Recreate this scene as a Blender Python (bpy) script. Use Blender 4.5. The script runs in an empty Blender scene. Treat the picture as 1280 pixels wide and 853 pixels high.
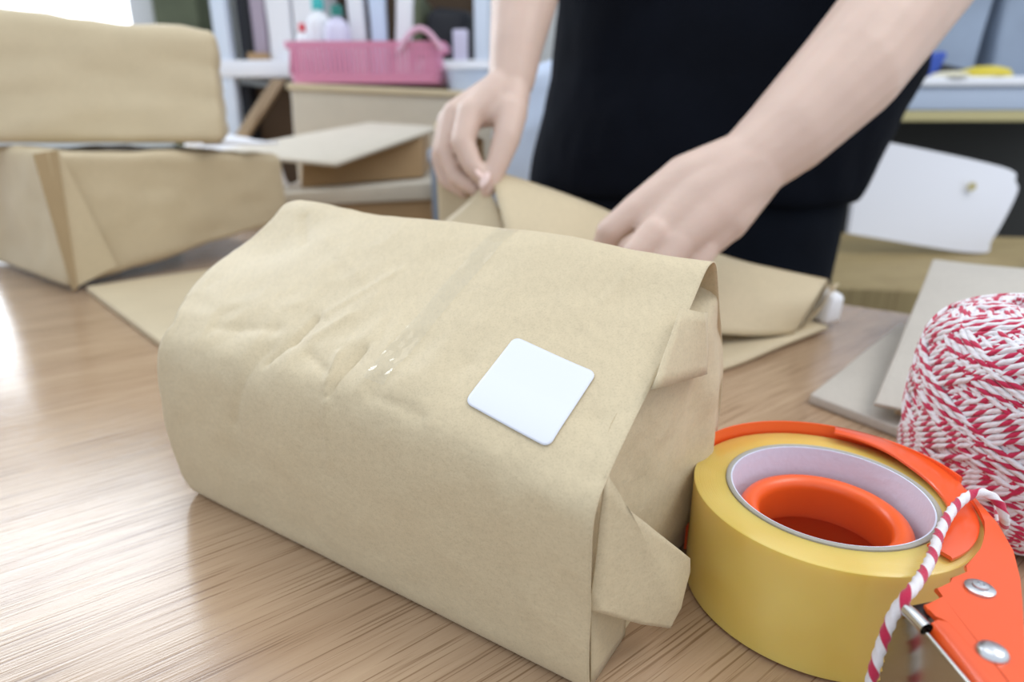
import bpy, bmesh, math, random
import numpy as np
from mathutils import Vector, Matrix, noise

# ------------------------------------------------------------------ camera
scene = bpy.context.scene
COL = scene.collection
R = math.radians
CAM_H = 0.192
PITCH = 18.634
cd = bpy.data.cameras.new('camera')
cam = bpy.data.objects.new('camera', cd)
COL.objects.link(cam)
cam.location = (0, 0, CAM_H)
cam.rotation_euler = (R(90 - PITCH), 0, 0)
cd.sensor_width = 36.0
cd.lens = 820.0 / 1280.0 * 36.0
cd.clip_start = 0.01
cd.clip_end = 60
cd.dof.use_dof = True
cd.dof.focus_distance = 0.245
cd.dof.aperture_fstop = 7.0
scene.camera = cam

# ------------------------------------------------------------------ light
scene.view_settings.view_transform = 'Standard'
scene.view_settings.look = 'None'
scene.view_settings.gamma = 1
scene.view_settings.use_curve_mapping = False
scene.view_settings.exposure = 0.0
w = bpy.data.worlds.new('world')
scene.world = w
w.use_nodes = True
w.node_tree.nodes['Background'].inputs[0].default_value = (0.86, 0.95, 1.06, 1)
w.node_tree.nodes['Background'].inputs[1].default_value = 1.08


def area(name, loc, target, sx, sy, power, color):
    l = bpy.data.lights.new(name, 'AREA')
    l.shape = 'RECTANGLE'
    l.size, l.size_y, l.energy, l.color = sx, sy, power, color
    o = bpy.data.objects.new(name, l)
    COL.objects.link(o)
    o.location = loc
    o.rotation_euler = (Vector(target) - Vector(loc)).to_track_quat('-Z', 'Y').to_euler()
    return o


area('unseen_overhead_light', (-0.25, 0.75, 1.95), (-0.25, 0.75, 0), 1.3, 1.3, 6, (1.0, 0.98, 0.95))
area('unseen_overhead_light', (1.5, 0.1, 1.95), (1.5, 0.1, 0), 1.2, 1.2, 24, (1.0, 0.97, 0.93))  # unseen lamp without fixture, added at the right to brighten the parcel's end
area('window_daylight', (-2.42, 2.70, 1.45), (-2.42, 0.0, 1.45), 1.95, 2.4, 56, (0.80, 0.90, 1.0))

# ------------------------------------------------------------------ materials
MATS = {}


def mat(name, rgb, rough=0.5, metal=0.0, bump=0.0, bscale=200.0, var=0.0, vscale=30.0, **kw):
    m = bpy.data.materials.new(name)
    m.use_nodes = True
    nt = m.node_tree
    b = nt.nodes['Principled BSDF']
    b.inputs['Base Color'].default_value = (*rgb, 1)
    b.inputs['Roughness'].default_value = rough
    b.inputs['Metallic'].default_value = metal
    for k, v in kw.items():
        b.inputs[k.replace('_', ' ')].default_value = v
    tc = nt.nodes.new('ShaderNodeTexCoord')
    if bump:
        n = nt.nodes.new('ShaderNodeTexNoise')
        n.inputs['Scale'].default_value = bscale
        n.inputs['Detail'].default_value = 4
        nt.links.new(tc.outputs['Object'], n.inputs['Vector'])
        bp = nt.nodes.new('ShaderNodeBump')
        bp.inputs['Strength'].default_value = bump
        bp.inputs['Distance'].default_value = 0.0015
        nt.links.new(n.outputs['Fac'], bp.inputs['Height'])
        nt.links.new(bp.outputs['Normal'], b.inputs['Normal'])
    if var:
        n2 = nt.nodes.new('ShaderNodeTexNoise')
        n2.inputs['Scale'].default_value = vscale
        n2.inputs['Detail'].default_value = 5
        nt.links.new(tc.outputs['Object'], n2.inputs['Vector'])
        cr = nt.nodes.new('ShaderNodeValToRGB')
        cr.color_ramp.elements[0].position = 0.3
        cr.color_ramp.elements[1].position = 0.7
        cr.color_ramp.elements[0].color = (*[c * (1 - var) for c in rgb], 1)
        cr.color_ramp.elements[1].color = (*[min(1, c * (1 + var)) for c in rgb], 1)
        nt.links.new(n2.outputs['Fac'], cr.inputs['Fac'])
        nt.links.new(cr.outputs['Color'], b.inputs['Base Color'])
    MATS[name] = m
    return m


def kraft(name, rgb, rough=0.62):
    """kraft paper: blotches, fine fibres running one way, specks, light relief"""
    m = bpy.data.materials.new(name)
    m.use_nodes = True
    nt = m.node_tree
    L = nt.links.new
    b = nt.nodes['Principled BSDF']
    b.inputs['Roughness'].default_value = rough
    b.inputs['Specular IOR Level'].default_value = 0.5
    b.inputs['Sheen Weight'].default_value = 0.08
    tc = nt.nodes.new('ShaderNodeTexCoord')

    def nz(scale, detail, st=None):
        n = nt.nodes.new('ShaderNodeTexNoise')
        n.inputs['Scale'].default_value = scale
        n.inputs['Detail'].default_value = detail
        if st:
            mp = nt.nodes.new('ShaderNodeMapping')
            mp.inputs['Scale'].default_value = st
            L(tc.outputs['Object'], mp.inputs['Vector'])
            L(mp.outputs['Vector'], n.inputs['Vector'])
        else:
            L(tc.outputs['Object'], n.inputs['Vector'])
        return n
    blot, fib, speck = nz(28, 4), nz(420, 3, (1, 0.35, 1)), nz(1300, 2)

    def ramp(src, a, c0, bb, c1):
        r = nt.nodes.new('ShaderNodeValToRGB')
        r.color_ramp.elements[0].position, r.color_ramp.elements[1].position = a, bb
        r.color_ramp.elements[0].color = (c0, c0, c0, 1)
        r.color_ramp.elements[1].color = (c1, c1, c1, 1)
        L(src.outputs['Fac'], r.inputs['Fac'])
        return r
    rs = [ramp(blot, .3, .97, .7, 1.02), ramp(fib, .3, .955, .7, 1.03), ramp(speck, .30, .90, .50, 1.0)]
    prev = None
    for r in rs:
        mx = nt.nodes.new('ShaderNodeMix')
        mx.data_type = 'RGBA'
        mx.blend_type = 'MULTIPLY'
        mx.inputs[0].default_value = 1
        if prev is None:
            mx.inputs[6].default_value = (*rgb, 1)
        else:
            L(prev, mx.inputs[6])
        L(r.outputs['Color'], mx.inputs[7])
        prev = mx.outputs[2]
    L(prev, b.inputs['Base Color'])
    ad = nt.nodes.new('ShaderNodeMath')
    ad.operation = 'ADD'
    L(fib.outputs['Fac'], ad.inputs[0])
    wr = nz(45, 6)
    ml = nt.nodes.new('ShaderNodeMath')
    ml.operation = 'MULTIPLY'
    ml.inputs[1].default_value = 2.5
    L(wr.outputs['Fac'], ml.inputs[0])
    L(ml.outputs[0], ad.inputs[1])
    bp = nt.nodes.new('ShaderNodeBump')
    bp.inputs['Strength'].default_value = 0.22
    bp.inputs['Distance'].default_value = 0.0010
    L(ad.outputs[0], bp.inputs['Height'])
    L(bp.outputs['Normal'], b.inputs['Normal'])
    MATS[name] = m
    return m


def wood(name, dark, light, angle, rough, scale=1.0, spec=0.5):
    m = bpy.data.materials.new(name)
    m.use_nodes = True
    nt = m.node_tree
    L = nt.links.new
    b = nt.nodes['Principled BSDF']
    b.inputs['Specular IOR Level'].default_value = spec
    tc = nt.nodes.new('ShaderNodeTexCoord')
    rot = nt.nodes.new('ShaderNodeMapping')
    rot.inputs['Rotation'].default_value = (0, 0, -angle)
    L(tc.outputs['Object'], rot.inputs['Vector'])

    def nz(sx, sy, detail, rgh=.55, dist=0):
        mp = nt.nodes.new('ShaderNodeMapping')
        mp.inputs['Scale'].default_value = (sx * scale, sy * scale, 1)
        L(rot.outputs['Vector'], mp.inputs['Vector'])
        n = nt.nodes.new('ShaderNodeTexNoise')
        n.inputs['Scale'].default_value = 1
        n.inputs['Detail'].default_value = detail
        n.inputs['Roughness'].default_value = rgh
        n.inputs['Distortion'].default_value = dist
        L(mp.outputs['Vector'], n.inputs['Vector'])
        return n
    broad, mid, pores = nz(2.2, 26, 4, .5, .4), nz(9, 190, 4), nz(15, 760, 2, .55)
    cr = nt.nodes.new('ShaderNodeValToRGB')
    cr.color_ramp.elements[0].position = 0.33
    cr.color_ramp.elements[1].position = 0.68
    cr.color_ramp.elements[0].color = (*dark, 1)
    cr.color_ramp.elements[1].color = (*light, 1)
    mixf = nt.nodes.new('ShaderNodeMix')
    mixf.inputs[0].default_value = 0.45
    L(broad.outputs['Fac'], mixf.inputs[2])
    L(mid.outputs['Fac'], mixf.inputs[3])
    L(mixf.outputs[0], cr.inputs['Fac'])
    pr = nt.nodes.new('ShaderNodeValToRGB')
    pr.color_ramp.elements[0].position = 0.34
    pr.color_ramp.elements[1].position = 0.46
    pr.color_ramp.elements[0].color = (.50, .42, .35, 1)
    pr.color_ramp.elements[1].color = (1, 1, 1, 1)
    L(pores.outputs['Fac'], pr.inputs['Fac'])
    mx = nt.nodes.new('ShaderNodeMix')
    mx.data_type = 'RGBA'
    mx.blend_type = 'MULTIPLY'
    mx.inputs[0].default_value = 0.85
    L(cr.outputs['Color'], mx.inputs[6])
    L(pr.outputs['Color'], mx.inputs[7])
    L(mx.outputs[2], b.inputs['Base Color'])
    rr = nt.nodes.new('ShaderNodeMapRange')
    rr.inputs['To Min'].default_value = rough + .12
    rr.inputs['To Max'].default_value = rough - .04
    L(pores.outputs['Fac'], rr.inputs['Value'])
    L(rr.outputs[0], b.inputs['Roughness'])
    bp = nt.nodes.new('ShaderNodeBump')
    bp.inputs['Strength'].default_value = 0.25
    bp.inputs['Distance'].default_value = 0.0006
    L(pores.outputs['Fac'], bp.inputs['Height'])
    L(bp.outputs['Normal'], b.inputs['Normal'])
    MATS[name] = m
    return m


def emit(name, rgb, s):
    m = bpy.data.materials.new(name)
    m.use_nodes = True
    b = m.node_tree.nodes['Principled BSDF']
    b.inputs['Base Color'].default_value = (*rgb, 1)
    b.inputs['Emission Color'].default_value = (*rgb, 1)
    b.inputs['Emission Strength'].default_value = s
    MATS[name] = m
    return m


def fabric(name, rgb, rough=0.9):
    return mat(name, rgb, rough, bump=0.5, bscale=900, var=0.18, vscale=12, Specular_IOR_Level=.12)


def twine_mat(name):
    m = bpy.data.materials.new(name)
    m.use_nodes = True
    nt = m.node_tree
    L = nt.links.new
    b = nt.nodes['Principled BSDF']
    b.inputs['Roughness'].default_value = 0.85
    b.inputs['Sheen Weight'].default_value = 0.3
    uv = nt.nodes.new('ShaderNodeUVMap')
    sp = nt.nodes.new('ShaderNodeSeparateXYZ')
    L(uv.outputs['UV'], sp.inputs[0])
    # u runs along the string in twist turns, v once round it; plies are diagonals
    ad = nt.nodes.new('ShaderNodeMath'); ad.operation = 'ADD'
    L(sp.outputs['X'], ad.inputs[0]); L(sp.outputs['Y'], ad.inputs[1])
    fr = nt.nodes.new('ShaderNodeMath'); fr.operation = 'FRACT'
    L(ad.outputs[0], fr.inputs[0])
    cr = nt.nodes.new('ShaderNodeValToRGB')
    cr.color_ramp.interpolation = 'LINEAR'
    e = cr.color_ramp.elements
    e[0].position, e[0].color = 0.0, (.52, .012, .065, 1)
    e[1].position, e[1].color = 0.33, (.52, .012, .065, 1)
    for p, c in ((.375, (.77, .735, .76, 1)), (.955, (.77, .735, .76, 1)), (1.0, (.52, .012, .065, 1))):
        x = e.new(p); x.color = c
    L(fr.outputs[0], cr.inputs['Fac'])
    L(cr.outputs['Color'], b.inputs['Base Color'])
    mu = nt.nodes.new('ShaderNodeMath'); mu.operation = 'MULTIPLY'; mu.inputs[1].default_value = 3 * 2 * math.pi
    L(ad.outputs[0], mu.inputs[0])
    co = nt.nodes.new('ShaderNodeMath'); co.operation = 'COSINE'
    L(mu.outputs[0], co.inputs[0])
    n = nt.nodes.new('ShaderNodeTexNoise'); n.inputs['Scale'].default_value = 1800; n.inputs['Detail'].default_value = 3
    tc = nt.nodes.new('ShaderNodeTexCoord'); L(tc.outputs['Object'], n.inputs['Vector'])
    a2 = nt.nodes.new('ShaderNodeMath'); a2.operation = 'MULTIPLY_ADD'; a2.inputs[1].default_value = -0.35
    L(co.outputs[0], a2.inputs[0]); L(n.outputs['Fac'], a2.inputs[2])
    bp = nt.nodes.new('ShaderNodeBump'); bp.inputs['Strength'].default_value = .6; bp.inputs['Distance'].default_value = .0005
    L(a2.outputs[0], bp.inputs['Height']); L(bp.outputs['Normal'], b.inputs['Normal'])
    MATS[name] = m
    return m


kraft('kraft', (.595, .49, .318), .62)
kraft('kraft_pale', (.60, .535, .43), .6)
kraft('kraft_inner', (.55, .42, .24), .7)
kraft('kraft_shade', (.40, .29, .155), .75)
kraft('kraft_grey', (.53, .49, .43), .6)
kraft('carton', (.42, .27, .135), .8)
wood('table_wood', (.35, .225, .135), (.51, .36, .23), math.atan2(.62, .785), .17, 1.0, .8)
wood('bench_wood', (.55, .35, .13), (.68, .46, .19), 0.2, .5)
wood('plywood', (.27, .20, .085), (.35, .265, .12), 0.1, .55)
wood('brace_wood', (.33, .24, .15), (.45, .34, .22), 0.1, .6)
mat('sticker_white', (.70, .72, .78), .45)
mat('table_edge', (.45, .31, .20), .5)
def film(name):
    m = bpy.data.materials.new(name)
    m.use_nodes = True
    nt = m.node_tree
    nt.nodes.remove(nt.nodes['Principled BSDF'])
    t = nt.nodes.new('ShaderNodeBsdfTransparent'); t.inputs[0].default_value = (.985, .985, .975, 1)
    g = nt.nodes.new('ShaderNodeBsdfGlossy'); g.inputs['Roughness'].default_value = .07
    f = nt.nodes.new('ShaderNodeLayerWeight'); f.inputs['Blend'].default_value = .5
    p = nt.nodes.new('ShaderNodeMath'); p.operation = 'POWER'; p.inputs[1].default_value = 4.0
    k = nt.nodes.new('ShaderNodeMath'); k.operation = 'MULTIPLY_ADD'; k.inputs[1].default_value = .35; k.inputs[2].default_value = .06
    x = nt.nodes.new('ShaderNodeMixShader')
    L = nt.links.new
    L(f.outputs['Facing'], p.inputs[0]); L(p.outputs[0], k.inputs[0]); L(k.outputs[0], x.inputs[0]); L(t.outputs[0], x.inputs[1]); L(g.outputs[0], x.inputs[2])
    L(x.outputs[0], nt.nodes['Material Output'].inputs['Surface'])
    MATS[name] = m


film('clear_tape')
mat('core_white', (.74, .78, .94), .55, bump=.2, bscale=300)
mat('core_grey', (.38, .36, .31), .7, bump=.3, bscale=400)
mat('orange_paint', (.86, .10, .016), .28, Coat_Weight=.4, Coat_Roughness=.12)
mat('orange_plastic', (.90, .125, .02), .3)
mat('chrome', (.70, .70, .69), .16, 1.0)
mat('blade_steel', (.58, .56, .50), .22, 1.0, bump=.05, bscale=60)
mat('zinc', (.62, .63, .65), .3, 1.0, bump=.1, bscale=300)
mat('black_plastic', (.012, .012, .013), .35)
twine_mat('twine')
mat('twine_shadow', (.50, .30, .34), .9)
mat('spool_card', (.55, .42, .28), .8)
mat('skin', (.62, .455, .375), .48, bump=.10, bscale=260, var=.05, vscale=28, Subsurface_Weight=.12,
    Subsurface_Radius=(.008, .003, .0015), Subsurface_Scale=1.0)
mat('nail', (.80, .60, .54), .2)
mat('hair', (.02, .014, .01), .5)
mat('lip', (.55, .22, .19), .5)
mat('eye_white', (.8, .8, .78), .3)
fabric('navy_jersey', (.0028, .0042, .0085))
fabric('navy_denim', (.0032, .0050, .0095))
mat('wall_white', (.72, .73, .72), .9, bump=.1, bscale=60)
mat('floor_grey', (.16, .145, .12), .6, var=.15, vscale=4)
emit('bright_glass', (.93, .96, 1.0), 3.2)
mat('frame_white', (.78, .78, .80), .4)
mat('shelf_white', (.82, .84, .90), .35)
mat('post_blue_white', (.66, .74, .86), .4)
mat('olive', (.10, .115, .065), .7, var=.15, vscale=9)
mat('black_fabric', (.012, .013, .018), .7, bump=.4, bscale=40)
mat('mauve', (.40, .34, .42), .7)
mat('paper_white', (.83, .84, .88), .7)
mat('pink_plastic', (.68, .26, .41), .42, Subsurface_Weight=.05)
mat('pink_handle', (.72, .42, .55), .4)
mat('teal', (.03, .42, .42), .35)
mat('dark_teal', (.015, .20, .17), .4)
mat('red_plastic', (.62, .03, .05), .35)
mat('lilac_plastic', (.66, .63, .80), .4)
mat('blue_white_plastic', (.60, .70, .88), .35, bump=.6, bscale=25)
mat('white_plastic', (.80, .81, .87), .45)
mat('grey_blue', (.24, .29, .37), .45, var=.15, vscale=5)
mat('shelf_grey_blue', (.44, .52, .66), .45)
mat('yellow_trim', (.50, .44, .22), .5)
mat('cobalt', (.015, .06, .36), .4)
mat('yellow', (.62, .50, .03), .4)
mat('cream', (.70, .66, .50), .5)
mat('steel_blue', (.30, .36, .46), .35, .4)
mat('dark_box', (.035, .033, .028), .7)
mat('brown_dark', (.10, .062, .035), .8)


# yellowish clear tape wound on a roll
def tape_material():
    m = bpy.data.materials.new('packing_tape')
    m.use_nodes = True
    nt = m.node_tree
    L = nt.links.new
    b = nt.nodes['Principled BSDF']
    b.inputs['Roughness'].default_value = .22
    b.inputs['Subsurface Weight'].default_value = .35
    b.inputs['Subsurface Radius'].default_value = (.012, .008, .003)
    b.inputs['Subsurface Scale'].default_value = 1
    b.inputs['Coat Weight'].default_value = .25
    b.inputs['Coat Roughness'].default_value = .12
    tc = nt.nodes.new('ShaderNodeTexCoord')
    n = nt.nodes.new('ShaderNodeTexNoise'); n.inputs['Scale'].default_value = 22; n.inputs['Detail'].default_value = 2
    L(tc.outputs['Object'], n.inputs['Vector'])
    cr = nt.nodes.new('ShaderNodeValToRGB')
    cr.color_ramp.elements[0].position, cr.color_ramp.elements[1].position = .35, .65
    cr.color_ramp.elements[0].color = (.72, .50, .11, 1)
    cr.color_ramp.elements[1].color = (.80, .60, .17, 1)
    L(n.outputs['Fac'], cr.inputs['Fac'])
    L(cr.outputs['Color'], b.inputs['Base Color'])
    # fine wound rings on the flat sides
    sp = nt.nodes.new('ShaderNodeVectorMath'); sp.operation = 'MULTIPLY'; sp.inputs[1].default_value = (1, 1, 0)
    L(tc.outputs['Object'], sp.inputs[0])
    ln = nt.nodes.new('ShaderNodeVectorMath'); ln.operation = 'LENGTH'
    L(sp.outputs['Vector'], ln.inputs[0])
    n2 = nt.nodes.new('ShaderNodeTexNoise'); n2.noise_dimensions = '1D'
    n2.inputs['Scale'].default_value = 2600; n2.inputs['Detail'].default_value = 2
    L(ln.outputs['Value'], n2.inputs['W'])
    bp = nt.nodes.new('ShaderNodeBump'); bp.inputs['Strength'].default_value = .35; bp.inputs['Distance'].default_value = .0004
    L(n2.outputs['Fac'], bp.inputs['Height']); L(bp.outputs['Normal'], b.inputs['Normal'])
    MATS['packing_tape'] = m


tape_material()


# ------------------------------------------------------------------ helpers
def link(name, me, m, parent=None, smooth=True):
    o = bpy.data.objects.new(name, me)
    COL.objects.link(o)
    if m:
        me.materials.append(MATS[m])
    if smooth:
        me.polygons.foreach_set('use_smooth', [True] * len(me.polygons))
    if parent is not None:
        o.parent = parent
        o.matrix_parent_inverse = Matrix.Translation(-Vector(parent.location))
    return o


def pyd(name, verts, faces, m, parent=None, smooth=False):
    me = bpy.data.meshes.new(name)
    me.from_pydata([tuple(v) for v in verts], [], faces)
    me.update()
    return link(name, me, m, parent, smooth)


def frombm(name, bm, m, parent=None, smooth=False):
    bmesh.ops.recalc_face_normals(bm, faces=bm.faces)
    me = bpy.data.meshes.new(name)
    bm.to_mesh(me)
    bm.free()
    return link(name, me, m, parent, smooth)


def thing(name, label, cat, loc, group=None):
    o = bpy.data.objects.new(name, None)
    COL.objects.link(o)
    o.empty_display_size = .02
    o.location = loc
    o['label'] = label
    o['category'] = cat
    if group:
        o['group'] = group
    return o


def tag(o, label, cat, group=None):
    o['label'] = label
    o['category'] = cat
    if group:
        o['group'] = group
    return o


def struct(o):
    o['kind'] = 'structure'
    return o


def solid(o, t, off=-1, bev=0):
    md = o.modifiers.new('thickness', 'SOLIDIFY')
    md.thickness = t
    md.offset = off
    return o


def autosmooth(o, ang=35):
    me = o.data
    me.polygons.foreach_set('use_smooth', [True] * len(me.polygons))
    try:
        me.set_sharp_from_angle(angle=R(ang))
    except Exception:
        pass
    return o


def boxmesh(lo, hi, bev=0.0, seg=2):
    bm = bmesh.new()
    bmesh.ops.create_cube(bm, size=1)
    for v in bm.verts:
        v.co = Vector([lo[i] + (v.co[i] + .5) * (hi[i] - lo[i]) for i in range(3)])
    if bev:
        bmesh.ops.bevel(bm, geom=bm.edges[:], offset=bev, segments=seg, affect='EDGES', profile=.5)
    return bm


def box(name, lo, hi, m, parent=None, bev=0.002, seg=2):
    o = frombm(name, boxmesh(lo, hi, bev, seg), m, parent)
    return autosmooth(o)


def hexa(name, c, m, parent=None, bev=.004, cuts=0, amp=0.0, nscale=9.0, seed=0, seg=3):
    """c: eight corners, 4 bottom ccw then 4 top ccw; soft edges and slight crumple"""
    bm = bmesh.new()
    v = [bm.verts.new(p) for p in c]
    for f in ((3, 2, 1, 0), (4, 5, 6, 7), (0, 1, 5, 4), (1, 2, 6, 5), (2, 3, 7, 6), (3, 0, 4, 7)):
        bm.faces.new([v[i] for i in f])
    if bev:
        bmesh.ops.bevel(bm, geom=bm.edges[:], offset=bev, segments=seg, affect='EDGES', profile=.5)
    if cuts:
        big = [e for e in bm.edges if e.calc_length() > bev * 4]
        bmesh.ops.subdivide_edges(bm, edges=big, cuts=cuts, use_grid_fill=True)
        bm.normal_update()
        zmin = min(q.co.z for q in bm.verts)
        for q in bm.verts:
            p = q.co * nscale + Vector((seed, seed * 2, 0))
            d = noise.fractal(p, 1, 2, 4) * amp + (abs(noise.noise(p * 2.1)) - .3) * amp * .8
            q.co += q.normal * d * min(1, (q.co.z - zmin) / .01 + .05)
    o = frombm(name, bm, m, parent)
    return autosmooth(o, 50)


def prism(name, pts, z0, z1, m, parent=None, bev=0.0, smooth=True):
    bm = bmesh.new()
    lo = [bm.verts.new((p[0], p[1], z0)) for p in pts]
    hi = [bm.verts.new((p[0], p[1], z1)) for p in pts]
    n = len(pts)
    bm.faces.new(lo[::-1])
    bm.faces.new(hi)
    for i in range(n):
        j = (i + 1) % n
        bm.faces.new([lo[i], lo[j], hi[j], hi[i]])
    if bev:
        bmesh.ops.bevel(bm, geom=[e for e in bm.edges if abs(e.verts[0].co.z - e.verts[1].co.z) < 1e-6],
                        offset=bev, segments=2, affect='EDGES', profile=.5)
    o = frombm(name, bm, m, parent)
    return autosmooth(o, 40) if smooth else o


def lathe(name, prof, m, loc=(0, 0, 0), parent=None, n=64, a0=0, a1=360, closed=False, smooth=True):
    full = abs(a1 - a0 - 360) < 1e-6
    k = n if full else n + 1
    V, Fc = [], []
    for i in range(k):
        a = R(a0 + (a1 - a0) * i / n)
        for r, z in prof:
            V.append((loc[0] + r * math.cos(a), loc[1] + r * math.sin(a), loc[2] + z))
    q = len(prof)
    for i in range(n):
        j = (i + 1) % k
        for s in range(q if closed else q - 1):
            t = (s + 1) % q
            Fc.append((i * q + s, j * q + s, j * q + t, i * q + t))
    if not full and closed:
        Fc.append(tuple(range(q))[::-1])
        Fc.append(tuple((k - 1) * q + s for s in range(q)))
    o = pyd(name, V, Fc, m, parent)
    bm = bmesh.new(); bm.from_mesh(o.data)
    bmesh.ops.recalc_face_normals(bm, faces=bm.faces)
    bm.to_mesh(o.data); bm.free()
    return autosmooth(o, 40) if smooth else o


def catmull(P, n):
    P = np.array(P, float)
    Q = np.vstack([2 * P[0] - P[1], P, 2 * P[-1] - P[-2]])
    out = []
    for i in range(1, len(Q) - 2):
        for k in range(n):
            t = k / n
            a, b, c, d = Q[i - 1], Q[i], Q[i + 1], Q[i + 2]
            out.append(.5 * ((2 * b) + (c - a) * t + (2 * a - 5 * b + 4 * c - d) * t * t + (3 * b - a - 3 * c + d) * t ** 3))
    out.append(P[-1])
    return np.array(out)


def tube(name, path, rad, m, parent=None, sides=8, lobes=0, lobe_amp=0.0, pitch=.008, uv=False):
    """sweep a round (or twisted, lobed) section along a polyline"""
    P = np.array(path, float)
    n = len(P)
    T = np.gradient(P, axis=0)
    T /= np.linalg.norm(T, axis=1)[:, None] + 1e-12
    nrm = np.cross(T[0], [0, 0, 1.0])
    if np.linalg.norm(nrm) < 1e-3:
        nrm = np.array([1.0, 0, 0])
    nrm /= np.linalg.norm(nrm)
    N = np.zeros_like(P)
    for i in range(n):
        nrm = nrm - T[i] * (nrm @ T[i])
        nrm /= np.linalg.norm(nrm) + 1e-12
        N[i] = nrm
    B = np.cross(T, N)
    L = np.concatenate([[0], np.cumsum(np.linalg.norm(np.diff(P, axis=0), axis=1))])
    a = np.arange(sides) / sides * 2 * math.pi
    rr = np.full((n, sides), 1.0) * (np.asarray(rad).reshape(-1, 1) if np.ndim(rad) else rad)
    if lobes:
        rr = rr * (1 + lobe_amp * np.cos(lobes * (a[None, :] + L[:, None] / pitch * 2 * math.pi)))
    V = P[:, None, :] + rr[:, :, None] * (np.cos(a)[None, :, None] * N[:, None, :] + np.sin(a)[None, :, None] * B[:, None, :])
    V = V.reshape(-1, 3)
    i = np.arange(n - 1)[:, None] * sides
    s = np.arange(sides)[None, :]
    t = (s + 1) % sides
    Fq = np.stack([i + s, i + t, i + sides + t, i + sides + s], -1).reshape(-1, 4)
    me = bpy.data.meshes.new(name)
    me.vertices.add(len(V))
    me.vertices.foreach_set('co', V.astype(np.float32).ravel())
    me.loops.add(Fq.size)
    me.loops.foreach_set('vertex_index', Fq.astype(np.int32).ravel())
    me.polygons.add(len(Fq))
    me.polygons.foreach_set('loop_start', np.arange(0, Fq.size, 4, dtype=np.int32))
    me.polygons.foreach_set('loop_total', np.full(len(Fq), 4, dtype=np.int32))
    me.update(calc_edges=True)
    if uv:
        ul = me.uv_layers.new(name='UVMap')
        u = L / pitch
        uu = np.stack([np.repeat(u[:-1, None], sides, 1), np.repeat(u[:-1, None], sides, 1),
                       np.repeat(u[1:, None], sides, 1), np.repeat(u[1:, None], sides, 1)], -1)
        vv = np.stack([np.repeat(s / sides, n - 1, 0), np.repeat((s + 1) / sides, n - 1, 0),
                       np.repeat((s + 1) / sides, n - 1, 0), np.repeat(s / sides, n - 1, 0)], -1)
        ul.data.foreach_set('uv', np.stack([uu, vv], -1).astype(np.float32).ravel())
    me.validate()
    return link(name, me, m, parent)


def sheet(name, rows, m, parent=None, thick=.0006, amp=0.0, nscale=14, sub=6, seed=0, smooth_rows=True):
    """paper: rows of control points -> smooth grid with a little crumple and real thickness"""
    Rw = [catmull(r, sub) for r in rows]
    G = np.array(Rw)
    cols = [catmull(G[:, j], sub) for j in range(G.shape[1])] if smooth_rows else None
    if cols is None:
        cols = []
        for j in range(G.shape[1]):
            seg = []
            for i in range(len(G) - 1):
                for k in range(sub):
                    seg.append(G[i, j] + (G[i + 1, j] - G[i, j]) * k / sub)
            seg.append(G[-1, j])
            cols.append(np.array(seg))
    G = np.array(cols)
    a, b = G.shape[:2]
    V = []
    for i in range(a):
        for j in range(b):
            p = Vector(G[i, j])
            if amp:
                p += Vector((0.2, -.6, .7)) * noise.fractal(p * nscale + Vector((seed, 0, 0)), 1, 2, 4) * amp
            V.append(p)
    Fc = [(i * b + j, i * b + j + 1, (i + 1) * b + j + 1, (i + 1) * b + j) for i in range(a - 1) for j in range(b - 1)]
    o = pyd(name, V, Fc, m, parent, True)
    solid(o, thick, 0)
    return o


# ------------------------------------------------------------------ setting
E1 = Vector((.8, -.6, 0))
E2 = Vector((.6, .8, 0))


def tp(a, b, z=0):
    p = E1 * a + E2 * b
    return (p.x, p.y, z)


floor = struct(box('floor', (-4, -2.5, -.80), (4.5, 3.2, -.75), 'floor_grey', bev=0))
wall_back = []
# back wall with a wide window on the left
WX0, WX1, WZ0, WZ1, WY = -3.45, -1.376, .15, 2.7, 2.8
bw = bmesh.new()
for lo, hi in (((-4, WY, -.75), (WX0, WY + .12, 2.9)), ((WX1, WY, -.75), (4.5, WY + .12, 2.9)),
               ((WX0, WY, -.75), (WX1, WY + .12, WZ0)), ((WX0, WY, WZ1), (WX1, WY + .12, 2.9))):
    b2 = boxmesh(lo, hi)
    tmp = bpy.data.meshes.new('t'); b2.to_mesh(tmp); b2.free(); bw.from_mesh(tmp); bpy.data.meshes.remove(tmp)
struct(frombm('wall_back', bw, 'wall_white'))
win = struct(bpy.data.objects.new('window_1', None))
COL.objects.link(win)
win.location = (WX0, WY, WZ0)
fw = .05
for nm, lo, hi in (('window_frame', (WX0, WY - .02, WZ0), (WX0 + fw, WY + .1, WZ1)),
                   ('window_frame', (WX1 - fw - .04, WY - .02, WZ0), (WX1, WY + .1, WZ1)),
                   ('window_frame', (WX0, WY - .02, WZ0), (WX1, WY + .1, WZ0 + fw)),
                   ('window_frame', (WX0, WY - .02, WZ1 - fw), (WX1, WY + .1, WZ1)),
                   ('window_mullion', ((WX0 + WX1) / 2 - .02, WY, WZ0), ((WX0 + WX1) / 2 + .02, WY + .08, WZ1))):
    box(nm, lo, hi, 'frame_white', win, .004)
mid = (WX0 + WX1) / 2
for x0, x1 in ((WX0 + fw, mid - .02), (mid + .02, WX1 - fw - .04)):
    box('window_pane', (x0, WY + .03, WZ0 + fw), (x1, WY + .036, WZ1 - fw), 'bright_glass', win, 0)

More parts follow.
